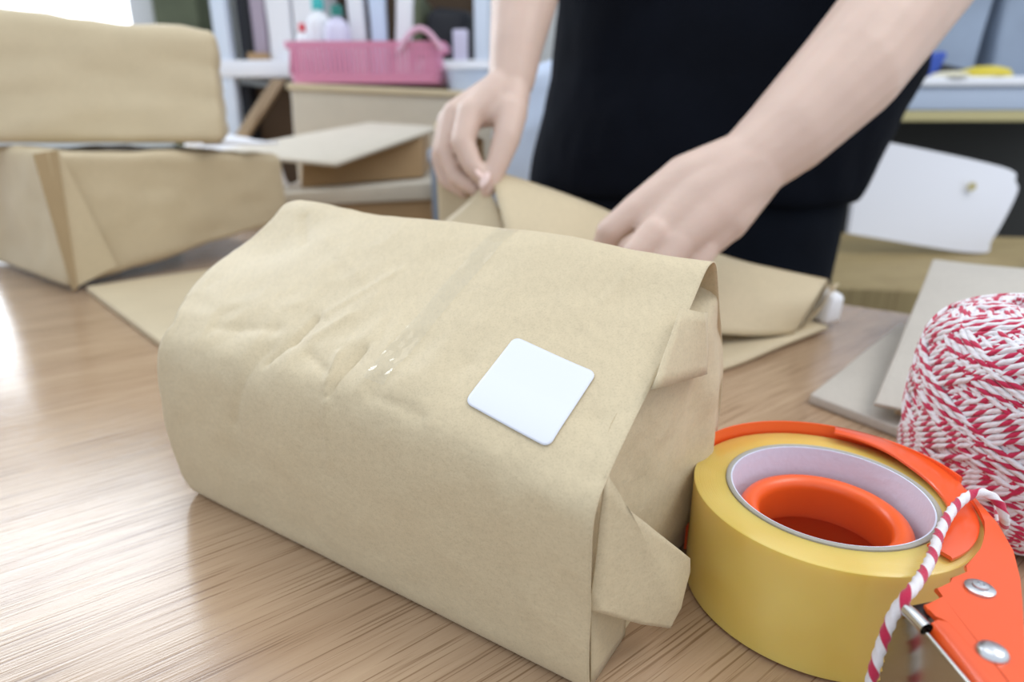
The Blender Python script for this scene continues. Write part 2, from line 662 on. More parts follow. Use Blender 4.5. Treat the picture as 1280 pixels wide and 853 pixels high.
# packing table: one laminate top on legs
tbl = thing('packing_table', 'brown wood-grain laminate packing table carrying the kraft parcels', 'table', tp(-.3, -.05, -.75))
pts = [tp(-1.75, -.85), tp(1.0, -.85), tp(1.0, .775), tp(-1.75, .775)]
prism('tabletop', pts, -.028, 0, 'table_wood', tbl, .0015)
for a, b in ((-1.65, -.75), (.9, -.75), (.9, .68), (-1.65, .68)):
    p = tp(a, b)
    box('leg', (p[0] - .025, p[1] - .025, -.75), (p[0] + .025, p[1] + .025, -.028), 'frame_white', tbl, .003)

# ------------------------------------------------------------------ main parcel
PA = Vector((-.1724, .3083, 0))
PU = Vector((.83588, -.54892, 0))
PV = Vector((.54892, .83588, 0))


def pl(u, v, z):
    return PA + PU * u + PV * v + Vector((0, 0, z))


PROF = [(.0035, .0), (.0008, .0035), (-.0008, .012), (-.003, .035), (-.004, .065), (-.001, .085), (.008, .0965), (.030, .1095), (.060, .1262),
        (.084, .1398), (.095, .1432), (.103, .1405), (.112, .124), (.128, .090), (.134, .062), (.130, .030), (.118, .006), (.105, .0)]
PC = catmull(PROF, 10)
PL = np.concatenate([[0], np.cumsum(np.linalg.norm(np.diff(PC, axis=0), axis=1))])
LEFT = [(0, .001), (.013, -.005), (.042, -.007), (.075, -.005), (.100, -.002), (.125, -.016), (.160, -.021), (.185, -.014),
        (.197, -.014), (.206, -.008), (.22, -.004), (.30, 0), (1, 0)]


def smst(x):
    x = max(0, min(1, x))
    return x * x * (3 - 2 * x)


CREASES = [  # u0,s0,u1,s1,width,height : folds pinched into the front top edge
    (.083, .122, .082, .108, .004, -.0022), (.082, .108, .074, .094, .004, -.0018), (.100, .128, .090, .112, .006, .0016),
    (.111, .108, .117, .086, .0028, .0022), (.121, .113, .117, .088, .0035, -.0024), (.117, .088, .119, .060, .004, .0012),
    (.095, .104, .110, .098, .004, -.0016), (.066, .112, .030, .104, .006, -.0012), (.140, .094, .165, .092, .006, -.0013),
    (.085, .125, .105, .160, .003, .0008), (.040, .175, .090, .150, .003, .0009), (.170, .120, .225, .118, .010, -.0012),
    (.190, .165, .212, .150, .003, .0008), (.212, .20, .205, .168, .0025, .0008), (.01, .19, .03, .17, .004, -.001),
    (.07, .10, .055, .06, .010, -.0014), (.20, .09, .215, .03, .012, .0012)]


def psurf(u, s, off=0.0):
    """surface of the parcel's paper at length u and distance s round the section"""
    v = float(np.interp(s, PL, PC[:, 0]))
    z = float(np.interp(s, PL, PC[:, 1]))
    e = 1e-3
    tv = float(np.interp(s + e, PL, PC[:, 0]) - np.interp(s - e, PL, PC[:, 0]))
    tz = float(np.interp(s + e, PL, PC[:, 1]) - np.interp(s - e, PL, PC[:, 1]))
    l = math.hypot(tv, tz) + 1e-9
    nv, nz_ = -tz / l, tv / l
    # the right-hand end sags a little, the left end is plumper at the back
    top = smst((s - .07) / .03) * (1 - smst((s - .225) / .05))
    z -= .0095 * top * smst((u - .15) / .085) * (1 - .45 * smst((s - .17) / .03))
    z += .004 * top * smst((.06 - u) / .06) * smst((s - .185) / .02)
    z -= .004 * top * smst((.05 - u) / .05) * math.exp(-((s - .165) / .018) ** 2)
    p = Vector((u * 16, s * 16, 3.1))
    d = noise.fractal(p, 1.0, 2.1, 3) * (.0009 + .0007 * (1 - smst((s - .08) / .03)))
    p2 = Vector((u * 45 + 7, s * 45, 1.7))
    d += (abs(noise.noise(p2)) - .25) * -.0007
    fz = .14 + math.exp(-((s - .108) / .022) ** 2) * smst((.19 - u) / .05) * 1.5
    q3 = noise.voronoi(Vector((u * 38, s * 38, 6.3)))[0]
    d -= (q3[1] - q3[0]) * .0016 * fz
    for (a, b, c, dd, wd, h) in CREASES:
        du, ds = c - a, dd - b
        t = ((u - a) * du + (s - b) * ds) / (du * du + ds * ds)
        tc_ = max(0, min(1, t))
        q = math.hypot(u - a - du * tc_, s - b - ds * tc_)
        if q < wd * 2.5:
            x = q / wd
            d += (1.25 if h < 0 else .9) * h * math.exp(-x * 2.2)
    flat = max(abs(u - .199) / .020, abs(s - .1195) / .0195)
    d *= .06 + .94 * smst((flat - .95) / .5)
    edge = min(1, max(0, s / .012)) * min(1, max(0, (.385 - s) / .01))
    d = d * edge + off
    return pl(u, v + nv * d, max(z + nz_ * d, 0.0002))


SMAX = PL[-1]
parcel = thing('kraft_parcel', 'large folded kraft paper parcel with white square sticker, nearest on the table', 'parcel', pl(.118, .06, 0))
NU, NS = 150, 190
V, Fc = [], []
UR = .2385
for j in range(NS + 1):
    s = SMAX * j / NS
    uL = float(np.interp(s, [q[0] for q in LEFT], [q[1] for q in LEFT]))
    for i in range(NU + 1):
        V.append(psurf(uL + (UR - uL) * i / NU, s))
W_ = NU + 1
for j in range(NS):
    for i in range(NU):
        Fc.append((j * W_ + i, j * W_ + i + 1, (j + 1) * W_ + i + 1, (j + 1) * W_ + i))
wrap = pyd('wrapper', V, Fc, 'kraft', parcel, True)
solid(wrap, .0005, -1)
# bottom sheet
pyd('base_sheet', [pl(.001, .006, .0003), pl(UR - .003, .006, .0003), pl(UR - .003, .105, .0003), pl(.001, .105, .0003)], [(0, 1, 2, 3)], 'kraft', parcel)


# end panels (gusseted): rings shrinking to the centre, with depth
def endcap(u, sign, depth_fn, name):
    V, Fc = [], []
    N, K = 160, 26
    cv, cz = .062, .062
    ring = []
    for i in range(N):
        s = SMAX * i / N
        q = psurf(u, s)
        d = q - PA
        ring.append((d.dot(PV), d.z))
    for k in range(K + 1):
        f = 1 - k / K
        for (a, b) in ring:
            a2, b2 = cv + (a - cv) * (f * .996), cz + (b - cz) * (f * .996)
            V.append(pl(u + sign * depth_fn(a2, b2, f), a2, max(b2, .0006)))
    for k in range(K):
        for i in range(N):
            j = (i + 1) % N
            Fc.append((k * N + i, k * N + j, (k + 1) * N + j, (k + 1) * N + i))
    return pyd(name, V, Fc, 'kraft', parcel, True)


def dR(v, z, f):
    d = -.006 * (1 - smst((v - .085) / .03)) + .006 * smst((1 - f) / .4) * smst((v - .02) / .06)
    # hollow under the folded top edge
    d -= .034 * math.exp(-(((v - .093) / .015) ** 2 + ((z - .128) / .0095) ** 2) ** 2)
    # tucked in low down behind the flap
    d -= .006 * smst((.05 - z) / .05) * smst((.07 - v) / .05)
    d += noise.fractal(Vector((v * 40, z * 40, 9)), 1, 2, 3) * .0012
    return d


def dL(v, z, f):
    return -.012 * (1 - f) + noise.fractal(Vector((v * 40, z * 40, 2)), 1, 2, 3) * .001


endcap(UR - .0005, 1, dR, 'end_panel')
endcap(.004, -1, dL, 'end_panel')


def poly_sheet(name, tri_pts, faces, parent, m='kraft', t=.0005, cuts=5, amp=.0005):
    bm = bmesh.new()
    vs = [bm.verts.new(pl(*p)) for p in tri_pts]
    for f in faces:
        bm.faces.new([vs[i] for i in f])
    bmesh.ops.triangulate(bm, faces=[f for f in bm.faces if len(f.verts) > 4])
    bmesh.ops.subdivide_edges(bm, edges=bm.edges[:], cuts=cuts, use_grid_fill=True)
    for q in bm.verts:
        q.co += PU * noise.fractal(q.co * 60, 1, 2, 2) * amp
    o = frombm(name, bm, m, parent)
    autosmooth(o, 20)
    solid(o, t, 0)
    return o


# upper tab tucked under the wrapper edge
poly_sheet('fold_tab', [(.2375, .066, .1262), (.2430, .0762, .1228), (.2450, .0825, .0962), (.2415, .0305, .1072),
                        (.2395, .0930, .1185), (.2405, .0955, .1000)],
           [(0, 1, 2, 3), (1, 4, 5, 2)], parcel)
# lower gusset flap standing off the end
poly_sheet('gusset_flap', [(.2376, .0060, .0868), (.2440, .0132, .0709), (.2560, .0442, .0380), (.2562, .0455, .031), (.2560, .0395, .0185),
                           (.2545, .0335, .0132), (.2480, .0189, .0230), (.2378, -.0015, .0390), (.2562, .0355, .0215)],
           [(0, 1, 8, 7), (1, 2, 3, 8), (3, 4, 8), (8, 4, 5), (8, 5, 6), (8, 6, 7)], parcel)
# low corner of the wrapper that meets the table
poly_sheet('corner_fold', [(.2355, .0045, .0400), (.2375, .0330, .0190), (.2370, .034, .0010), (.2370, .004, .0010)], [(0, 1, 2, 3)], parcel)

def conform(name, uc, sc_, poly_uv, m, off, grid, thick, rot=0.0):
    """patch lying on the parcel surface: rounded rectangle or strip"""
    W, Hh, rc = poly_uv
    nx, ny = grid
    V, Fc = [], []
    for j in range(ny + 1):
        for i in range(nx + 1):
            x, y = (i / nx - .5) * W, (j / ny - .5) * Hh
            # pull the corners in to a small radius
            ax, ay = W / 2 - rc, Hh / 2 - rc
            if rc and abs(x) > ax and abs(y) > ay:
                dx, dy = abs(x) - ax, abs(y) - ay
                k = max(dx, dy) / (math.hypot(dx, dy) + 1e-9)
                x, y = math.copysign(ax + dx * k, x), math.copysign(ay + dy * k, y)
            c, s_ = math.cos(rot), math.sin(rot)
            rip = .0014 * max(0, noise.noise(Vector((x * 260, y * 200, 4)))) * smst((-y - Hh * .18) / .015) if name.startswith('clear') else 0
            V.append(psurf(uc + x * c - y * s_, sc_ + x * s_ + y * c, off + rip))
    for j in range(ny):
        for i in range(nx):
            a = j * (nx + 1) + i
            Fc.append((a, a + 1, a + nx + 2, a + nx + 1))
    o = pyd(name, V, Fc, m, parcel, True)
    if o.data.polygons[len(Fc) // 2].normal.z < 0:
        o.data.flip_normals()
    if thick:
        solid(o, thick, 1)
    return o


st = conform('sticker', .1990, .1195, (.0365, .0350, .0030), 'sticker_white', .0005, (36, 36), .00025, -.06)
st['label'] = 'white square sticker with rounded corners on the parcel'
ct = conform('clear_tape_strip', .1400, .150, (.0112, .102, 0), 'clear_tape', .0005, (10, 110), 0, -.05)
ct['label'] = 'glossy clear tape strip across the parcel top'

# ------------------------------------------------------------------ tape roll in its dispenser
TC = (.1294, .2348)
roll = thing('tape_roll', 'roll of yellowish clear packing tape on a white card core', 'tape roll', (TC[0], TC[1], .0))
t_o = lathe('wound_tape', [(.0400, .0012), (.0525, .0012), (.0530, .0016), (.0530, .0476), (.0525, .0480), (.0400, .0480)], 'packing_tape', (0, 0, 0), None, 128, closed=True)
t_o.parent = roll
t_c = lathe('card_core', [(.0380, .0008), (.0399, .0008), (.0399, .0486), (.0395, .0489), (.0384, .0489), (.0380, .0486)], 'core_grey', (TC[0], TC[1], 0), roll, 128, closed=True)
lathe('core_lining', [(.0374, .001), (.0380, .001), (.0380, .0484), (.0374, .0484)], 'core_white', (TC[0], TC[1], 0), roll, 128, closed=True)

disp = thing('tape_dispenser', 'orange metal tape dispenser with toothed plate and steel blade', 'tape dispenser', (TC[0], TC[1] - .02, 0))
# curved back wall
lathe('side_wall', [(.0541, .001), (.0552, .001), (.0552, .0496), (.0541, .0496)], 'orange_paint', (TC[0], TC[1], 0), disp, 24, -28, 2, closed=True)
lathe('back_wall', [(.0541, .001), (.0552, .001), (.0552, .0528), (.0549, .0534), (.0541, .0534)], 'orange_paint', (TC[0], TC[1], 0), disp, 80, 2, 152, closed=True)
# top flange, wide on the right
V, Fc = [], []
NA = 60
for i in range(NA + 1):
    th = 63 - (63 + 66) * i / NA
    k = smst((63 - th) / 50)
    ri = .0480 - .0060 * k
    ro = .0552 - .0042 * smst((10 - th) / 30)
    zo = .0028 * smst((th + 20) / 60)
    for (r, z) in ((ri, .0492), (ro, .0492), (ro, .0502), (ro - .0006, .0506), (ri + .0004, .0506), (ri, .0502)):
        V.append((TC[0] + r * math.cos(R(th)), TC[1] + r * math.sin(R(th)), z + zo))
for i in range(NA):
    for s in range(6):
        t = (s + 1) % 6
        Fc.append((i * 6 + s, i * 6 + t, (i + 1) * 6 + t, (i + 1) * 6 + s))
Fc.append((0, 1, 2, 3, 4, 5)); Fc.append(tuple(NA * 6 + s for s in range(6))[::-1])
autosmooth(pyd('flange', V, Fc, 'orange_paint', disp), 40)
# base plate under the roll
lathe('base_plate', [(.0372, .0002), (.0500, .0002), (.0500, .0010), (.0372, .0010)], 'orange_paint', (TC[0], TC[1], 0), disp, 96, closed=True)
# hub: a rolled ring rising inside the core
hubp = [(.0366, .0012), (.0366, .0160), (.0262, .0185), (.0250, .0215), (.0250, .0330)]
for k in range(9):
    a = math.pi - math.pi * k / 8
    hubp.append((.0292 + .0042 * math.cos(a), .0340 + .0042 * math.sin(a)))
hubp += [(.0334, .0330), (.0334, .0210), (.0370, .0190), (.0370, .0012)]
lathe('hub', hubp, 'orange_plastic', (TC[0], TC[1], 0), disp, 96)
# toothed side plate
outer = [(.1800, .2229), (.1797, .2180), (.1778, .2060), (.1714, .1896), (.1632, .1752), (.1560, .1645), (.1485, .1538), (.1349, .1346), (.1310, .1285), (.1287, .1200)]
inner = [(.1285, .1210), (.1285, .1349), (.1285, .1560), (.1262, .1572), (.1262, .1584), (.1250, .1612), (.1254, .1636), (.1337, .1665), (.1331, .1708), (.1401, .1731),
         (.1412, .1759), (.1488, .1782), (.1496, .1818), (.1556, .1862), (.1612, .1910), (.1651, .1954), (.1695, .2010), (.1733, .2068), (.1768, .2140), (.1785, .2225)]
prism('toothed_plate', outer + inner, .0506, .0524, 'orange_paint', disp, .0005)
# folded lip running down from the plate
lp = [(.1285 - .0060 * math.sin(R(a)), .0464 + .0060 * math.cos(R(a))) for a in range(0, 91, 10)] + [(.1225, .0012), (.1236, .0012)]
lp += [(.1285 - .0049 * math.sin(R(a)), .0464 + .0049 * math.cos(R(a))) for a in range(90, -1, -10)]
V = [(x, y, z) for y in (.1575, .1185) for (x, z) in lp]
n = len(lp)
Fc = [(i, (i + 1) % n, n + (i + 1) % n, n + i) for i in range(n)] + [tuple(range(n))[::-1], tuple(range(n, 2 * n))]
o = pyd('folded_lip', V, Fc, 'orange_paint', disp)
bm = bmesh.new(); bm.from_mesh(o.data); bmesh.ops.recalc_face_normals(bm, faces=bm.faces); bm.to_mesh(o.data); bm.free()
autosmooth(o, 35)
# steel blade: upright sheet with a row of teeth on its far edge
bm = bmesh.new()
prof = [(.1195, .0505), (.1195, .002)]
ys = []
zz = np.linspace(.0495, .002, 27)
edge_pts = [(.1660 + (.0012 if k % 2 else 0), z) for k, z in enumerate(zz)]
loop = [(.1215, .1180, .0490)] + [(.1215, .1180, .002)] + [(.1192, y, z) for (y, z) in edge_pts[::-1]] + [(.1208, .1550, .0498)]
a = [bm.verts.new(p) for p in loop]
b = [bm.verts.new((p[0] + .0007, p[1], p[2])) for p in loop]
bm.faces.new(a); bm.faces.new(b[::-1])
for i in range(len(a)):
    j = (i + 1) % len(a)
    bm.faces.new([a[j], a[i], b[i], b[j]])
autosmooth(frombm('blade', bm, 'blade_steel', disp), 30)
tube('blade_bar', catmull([(.1194, .1660, .0505), (.1204, .1610, .0508), (.1214, .1550, .0506)], 8), .0021, 'chrome', disp, 12)
tube('blade_rim', [(.1207, .1535, .0503), (.1212, .1350, .0503), (.1215, .1180, .0495)], .0006, 'chrome', disp, 8)
prism('grip_block', [(.1206, .1650), (.1310, .1675), (.1325, .1655), (.1255, .1600), (.1215, .1590)], .0440, .0504, 'black_plastic', disp, .0006)


def screw(x, y, cross):
    p = [(.0, .0524), (.0042, .0524), (.0042, .0532), (.0036, .0536), (.0, .0536)] if cross else \
        [(.0, .0524), (.0040, .0524), (.0040, .0530), (.0034, .0540), (.0020, .0546), (.0, .0548)]
    o = lathe('screw' if cross else 'rivet', p, 'zinc', (x, y, 0), disp, 40)
    if cross:
        lathe('screw_head', [(.0, .0536), (.0023, .0536), (.0022, .0544), (.0010, .0546), (.0008, .0540), (0, .0540)], 'zinc', (x, y, 0), o, 24)


screw(.1466, .1700, True)
screw(.1325, .1440, False)

# ------------------------------------------------------------------ twine spool
SC = (.2575, .2930)
spool = thing('twine_spool', 'cross-wound spool of red and white twisted twine by the dispenser', 'twine', (SC[0], SC[1], 0))
TR = .00145
SPROF = catmull([(.0440, .0020), (.0500, .012), (.0530, .035), (.0535, .060), (.0520, .080), (.0480, .0935), (.0400, .1010), (.0280, .1055), (.0180, .1070)], 12)
SL = np.concatenate([[0], np.cumsum(np.linalg.norm(np.diff(SPROF, axis=0), axis=1))])
SL /= SL[-1]
lathe('spool_core', [(.012, .0), (.015, .0), (.015, .106), (.012, .106)], 'spool_card', (SC[0], SC[1], 0), spool, 32, closed=True)
# packed layers inside the winding, coloured dark as shade between the strings
lathe('inner_layers', [(.014, .001)] + [(max(.012, r - .0022), max(.001, z - .0012)) for r, z in SPROF], 'twine_shadow', (SC[0], SC[1], 0), spool, 64)
# one string laid up and down the spool; five neighbouring cycles make a band, then the guide skips on
cyc, spc = 150, 112
inc = np.array([1.5 + .0082 + (.093 if c % 11 == 10 else 0) for c in range(cyc)])
start = np.concatenate([[0], np.cumsum(inc)])
N = cyc * spc * 2
cu = np.arange(N) / (spc * 2)
ci = np.minimum(cu.astype(int), cyc - 1)
turn = start[ci] + (cu - ci) * inc[ci]
tri = 1 - np.abs((cu * 2) % 2 - 1)
tt = .03 + .94 * (tri - .03 * np.sin(tri * 2 * math.pi))
sr, sz = np.interp(tt, SL, SPROF[:, 0]), np.interp(tt, SL, SPROF[:, 1])
jit = np.array([noise.noise(Vector((k * .011, 5.0, 0))) for k in range(N)])
lay = np.arange(N) / N
gd = np.stack([np.interp(tt, SL, np.gradient(SPROF[:, 1])), -np.interp(tt, SL, np.gradient(SPROF[:, 0]))], 1)
gd /= np.linalg.norm(gd, axis=1)[:, None]
off_ = -.0016 + .0040 * lay + .0005 * jit
sr, sz = sr + gd[:, 0] * off_, sz + gd[:, 1] * off_ + .0005 * jit
tw = turn * 2 * math.pi
tube('winding', np.stack([SC[0] + sr * np.cos(tw), SC[1] + sr * np.sin(tw), np.maximum(sz, .0018)], 1), TR, 'twine', spool, 6, pitch=.0125, uv=True)
le = catmull([(.2180, .2560, .0300), (.2000, .2300, .0340), (.1885, .2160, .0470), (.1845, .2165, .0545), (.1800, .2188, .0570), (.1740, .2180, .0562), (.1637, .2105, .0555), (.1509, .1975, .0550), (.1380, .1818, .0548),
              (.1265, .1700, .0548), (.1205, .1652, .0536), (.1172, .1640, .0480), (.1152, .1630, .0400), (.1135, .1618, .0300), (.1120, .1600, .015), (.1100, .1560, .0030),
              (.1000, .145, .0018), (.085, .128, .0018), (.06, .118, .0018)], 40)
tube('loose_end', le, .00165, 'twine', spool, 18, lobes=3, lobe_amp=.12, pitch=.0130, uv=True)

# ------------------------------------------------------------------ flat kraft bags at the right
fb = hexa('flat_kraft_bag', [(.2117, .4296, .0), (.252, .364, .0), (.46, .505, .0), (.37, .600, .0),
                            (.2117, .4296, .0075), (.252, .364, .0075), (.46, .505, .0075), (.37, .600, .0075)], 'kraft_grey', None, .0015, 6, .0008, 12, 3)
tag(fb, 'lower flat kraft bag whose pointed corner shows behind the tape roll', 'paper bag', 'flat kraft bags at the right')
ub = thing('flat_kraft_bag', 'upper flat kraft bag, propped up at its rounded far corner behind the twine', 'paper bag', (.40, .50, .01), 'flat kraft bags at the right')
F1, B1 = (.2335, .3880), (.420, .648)
hexa('bag_panel', [(.2340, .3895, .0160), (.4335, .2420, .0160), (.6210, .5030, .0560), (.4205, .6480, .0555),
                  (.2335, .3880, .0192), (.4335, .2420, .0192), (.6220, .5030, .0600), (.4220, .6490, .0600)], 'kraft_grey', ub, .0015, 6, .0008, 10, 5)
hexa('bag_lower_layers', [(.2500, .3920, .0088), (.4240, .2650, .0088), (.6040, .5010, .0088), (.4280, .6280, .0088),
                  (.2500, .3910, .0158), (.4240, .2640, .0158), (.6060, .5010, .0550), (.4300, .6300, .0550)], 'kraft', ub, .0015)

# ------------------------------------------------------------------ bag being folded by the person
wb = thing('open_kraft_bag', 'kraft bag being folded shut by the person\'s hands', 'paper bag', (.12, .58, 0))
sheet('base_panel', [[(.02, .50, .0015), (.10, .455, .0015), (.1696, .4904, .003), (.235, .543, .004), (.302, .598, .004)],
                     [(-.05, .58, .0015), (.05, .56, .0015), (.12, .58, .003), (.20, .625, .004), (.27, .66, .004)],
                     [(-.10, .66, .0015), (0, .67, .0015), (.07, .69, .003), (.14, .71, .004), (.20, .725, .004)]], 'kraft', wb, .003, .0006, 20, 6, 2)
TOPL = [(-.022, .664, .146), (.05, .652, .124), (.1284, .645, .094), (.203, .628, .0680), (.262, .618, .0545), (.302, .614, .0470)]
FR = [(.005, .565, .050), (.055, .545, .036), (.12, .535, .024), (.175, .540, .0165), (.225, .556, .010), (.258, .572, .0060)]
MIDR = [tuple(np.array(a) * .5 + np.array(b) * .5 + np.array([0, -.006, .006])) for a, b in zip(TOPL, FR)]
BKR = [(x + .012, y + .020, z - .022) for x, y, z in TOPL]
sheet('folded_panel', [FR, MIDR, TOPL], 'kraft', wb, .0008, .0015, 16, 6, 8)
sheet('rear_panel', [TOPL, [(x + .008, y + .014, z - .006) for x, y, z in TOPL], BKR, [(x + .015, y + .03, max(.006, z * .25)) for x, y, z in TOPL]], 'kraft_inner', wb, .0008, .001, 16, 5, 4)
# layered folds at the right-hand end
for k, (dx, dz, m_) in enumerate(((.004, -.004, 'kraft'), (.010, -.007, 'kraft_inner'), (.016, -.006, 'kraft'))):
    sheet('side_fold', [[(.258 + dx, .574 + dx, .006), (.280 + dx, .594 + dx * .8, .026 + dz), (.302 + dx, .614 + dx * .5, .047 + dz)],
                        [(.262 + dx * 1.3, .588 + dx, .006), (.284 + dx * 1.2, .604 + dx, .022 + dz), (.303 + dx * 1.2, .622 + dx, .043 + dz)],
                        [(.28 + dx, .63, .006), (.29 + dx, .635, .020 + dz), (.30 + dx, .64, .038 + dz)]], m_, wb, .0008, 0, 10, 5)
o = hexa('paper_liner', [(.300, .600, .004), (.322, .612, .004), (.315, .655, .004), (.285, .650, .004),
                         (.308, .606, .034), (.324, .616, .030), (.322, .650, .034), (.300, .648, .036)], 'paper_white', wb, .006, 2, .001, 40, 1)
# lit corner of paper under the left-hand fingers, and the panel standing behind them
sheet('corner_panel', [[(-.026, .652, .134), (-.010, .632, .104), (.004, .600, .066), (.010, .570, .048)],
                       [(-.050, .658, .110), (-.040, .630, .078), (-.030, .600, .050), (-.02, .570, .035)],
                       [(-.088, .668, .080), (-.085, .640, .052), (-.080, .61, .030), (-.07, .58, .012)]], 'kraft', wb, .0008, .001, 18, 6, 3)
sheet('standing_panel', [[(-.084, .742, .190), (-.082, .736, .120), (-.080, .728, .050), (-.078, .720, .006)],
                         [(-.060, .738, .186), (-.058, .730, .118), (-.056, .722, .050), (-.055, .712, .006)],
                         [(-.030, .720, .172), (-.028, .712, .115), (-.026, .705, .050), (-.025, .695, .006)]], 'kraft', wb, .0008, .001, 18, 5, 6)

# ------------------------------------------------------------------ left stack
mb = hexa('flat_kraft_bag', [(-.500, .7500, 0), (-.310, .5480, 0), (-.14, .66, 0), (-.34, .90, 0),
                            (-.500, .7500, .007), (-.310, .5480, .007), (-.14, .66, .007), (-.34, .90, .007)], 'kraft', None, .0015, 6, .0006, 12, 9)
tag(mb, 'flat kraft bag on the table between the big parcel and the left stack', 'paper bag')
lw = thing('kraft_parcel', 'lower kraft parcel of the left stack, with a diagonal side fold', 'parcel', (-.52, .95, 0))
hexa('wrapper', [(-.523, .751, .003), (-.340, 1.015, .045), (-.56, 1.19, .02), (-.745, .920, .003),
                 (-.509, .751, .1595), (-.345, 1.010, .1440), (-.55, 1.17, .150), (-.715, .925, .1590)], 'kraft', lw, .008, 16, .005, 11, 4)
# flap with the diagonal edge, pinned to the right face
NR = Vector((.75, -.55, 0)).normalized()


def lf(a, z, d):
    """point on the right face: a along the face, z height, d proud of it"""
    p = Vector((-.516, .751, 0)).lerp(Vector((-.3425, 1.0125, 0)), a)
    return p + NR * d + Vector((0, 0, z))


V = [lf(.0, .158, .010), lf(.035, .159, .011), lf(.155, .024, .009), lf(-.005, .006, .008)]
o = pyd('side_flap', V, [(0, 1, 2, 3)], 'kraft', lw)
solid(o, .0025, 0)
o = pyd('fold_shade_strip', [lf(-.040, .157, .005), lf(.030, .1605, .0135), lf(.004, .006, .0105), lf(-.012, .003, .006)], [(0, 1, 2, 3)], 'kraft_shade', lw)  # dark paper colour stands in for shade in the fold's groove
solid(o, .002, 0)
up = hexa('kraft_parcel', [(-.90, .79, .1655), (-.368, .885, .1635), (-.46, 1.12, .166), (-.96, 1.03, .166),
                          (-.88, .82, .338), (-.372, .905, .300), (-.46, 1.10, .300), (-.93, 1.02, .330)], 'kraft', None, .014, 18, .0065, 11, 7, 4)
tag(up, 'upper kraft parcel lying across the top of the left stack', 'parcel')
wp = hexa('paper_sheet', [(-.42, .93, .160), (-.355, .955, .158), (-.35, 1.03, .158), (-.42, 1.03, .160),
                         (-.42, .93, .163), (-.355, .955, .161), (-.35, 1.03, .161), (-.42, 1.03, .163)], 'paper_white', None, .0008)
tag(wp, 'small bluish white paper sheet poking out under the upper left parcel', 'paper')

# ------------------------------------------------------------------ side bench behind, with cartons
bn = thing('side_bench', 'pale yellow wooden side bench behind the packing table', 'bench', (-.4, 1.7, -.75))
prism('bench_top', [(-.95, 1.72), (-.28, 1.22), (-.02, 1.17), (.20, 1.30), (.20, 1.99), (-.95, 1.99)], -.04, -.005, 'bench_wood', bn, .002)
for x, y in ((-.28, 1.35), (.1, 1.4), (.1, 1.9), (-.85, 1.9)):
    box('leg', (x - .03, y - .03, -.75), (x + .03, y + .03, -.04), 'bench_wood', bn, .003)
g = 'flattened cartons on the bench'
c1 = hexa('flattened_carton', [(-.44, 1.19, .0005), (-.14, 1.23, .0005), (-.16, 1.52, .0005), (-.46, 1.50, .0005),
                              (-.44, 1.19, .040), (-.14, 1.23, .052), (-.16, 1.52, .052), (-.46, 1.50, .040)], 'carton', None, .002)
tag(c1, 'bottom flattened brown carton of the pile on the bench', 'carton', g)
c2 = hexa('flattened_carton', [(-.45, 1.18, .042), (-.14, 1.22, .054), (-.16, 1.50, .054), (-.46, 1.50, .042),
                              (-.45, 1.18, .066), (-.14, 1.22, .086), (-.16, 1.50, .088), (-.46, 1.50, .068)], 'kraft_pale', None, .003)
tag(c2, 'pale flattened carton, second up in the pile on the bench', 'carton', g)
c3 = hexa('open_carton', [(-.40, 1.27, .070), (-.17, 1.29, .088), (-.18, 1.50, .090), (-.42, 1.50, .072),
                         (-.40, 1.29, .118), (-.17, 1.31, .165), (-.18, 1.50, .168), (-.42, 1.50, .135)], 'carton', None, .003)
tag(c3, 'low brown carton propping up the pale board on the bench', 'carton')
c4 = hexa('kraft_board', [(-.58, 1.30, .128), (-.306, 1.18, .114), (-.140, 1.34, .172), (-.32, 1.56, .178),
                         (-.58, 1.30, .135), (-.306, 1.18, .121), (-.138, 1.34, .180), (-.32, 1.56, .187)], 'kraft_pale', None, .002, 4, .001, 6, 2)
tag(c4, 'pale kraft board lying tilted on top of the carton pile', 'board')
rod = thing('metal_bracket', 'grey-blue metal upright with dark head beside the carton pile', 'bracket', (-.137, 1.20, -.005))
tube('upright', [(-.137, 1.195, -.005), (-.137, 1.195, .125)], .0065, 'steel_blue', rod, 12)
lathe('head', [(0, .122), (.011, .122), (.011, .140), (.007, .146), (0, .146)], 'grey_blue', (-.137, 1.195, 0), rod, 20)
wbag = hexa('white_paper_bag', [(-.72, 1.40, .0005), (-.50, 1.40, .0005), (-.50, 1.56, .0005), (-.72, 1.56, .0005),
                               (-.68, 1.42, .150), (-.53, 1.42, .130), (-.54, 1.54, .145), (-.68, 1.54, .175)], 'paper_white', None, .02, 5, .012, 9, 2)
tag(wbag, 'crumpled white paper bundle behind the left stack', 'paper bundle')
kb = thing('kraft_box', 'large pale kraft box under the pink basket', 'box', (-.25, 1.8, -.005))
hexa('box_body', [(-.545, 1.70, -.005), (-.02, 1.70, -.005), (-.02, 1.92, -.005), (-.545, 1.92, -.005),
                  (-.538, 1.70, .274), (-.02, 1.70, .252), (-.02, 1.92, .252), (-.538, 1.92, .274)], 'kraft_pale', kb, .008, 6, .003, 5, 1)
hexa('box_lid', [(-.545, 1.692, .262), (-.015, 1.692, .240), (-.015, 1.925, .240), (-.545, 1.925, .262),
                 (-.543, 1.694, .277), (-.015, 1.694, .255), (-.015, 1.925, .255), (-.543, 1.925, .277)], 'kraft', kb, .003)

# pink basket
bk = thing('pink_basket', 'pink plastic basket with slotted sides and a loop handle', 'basket', (-.36, 1.82, .277))


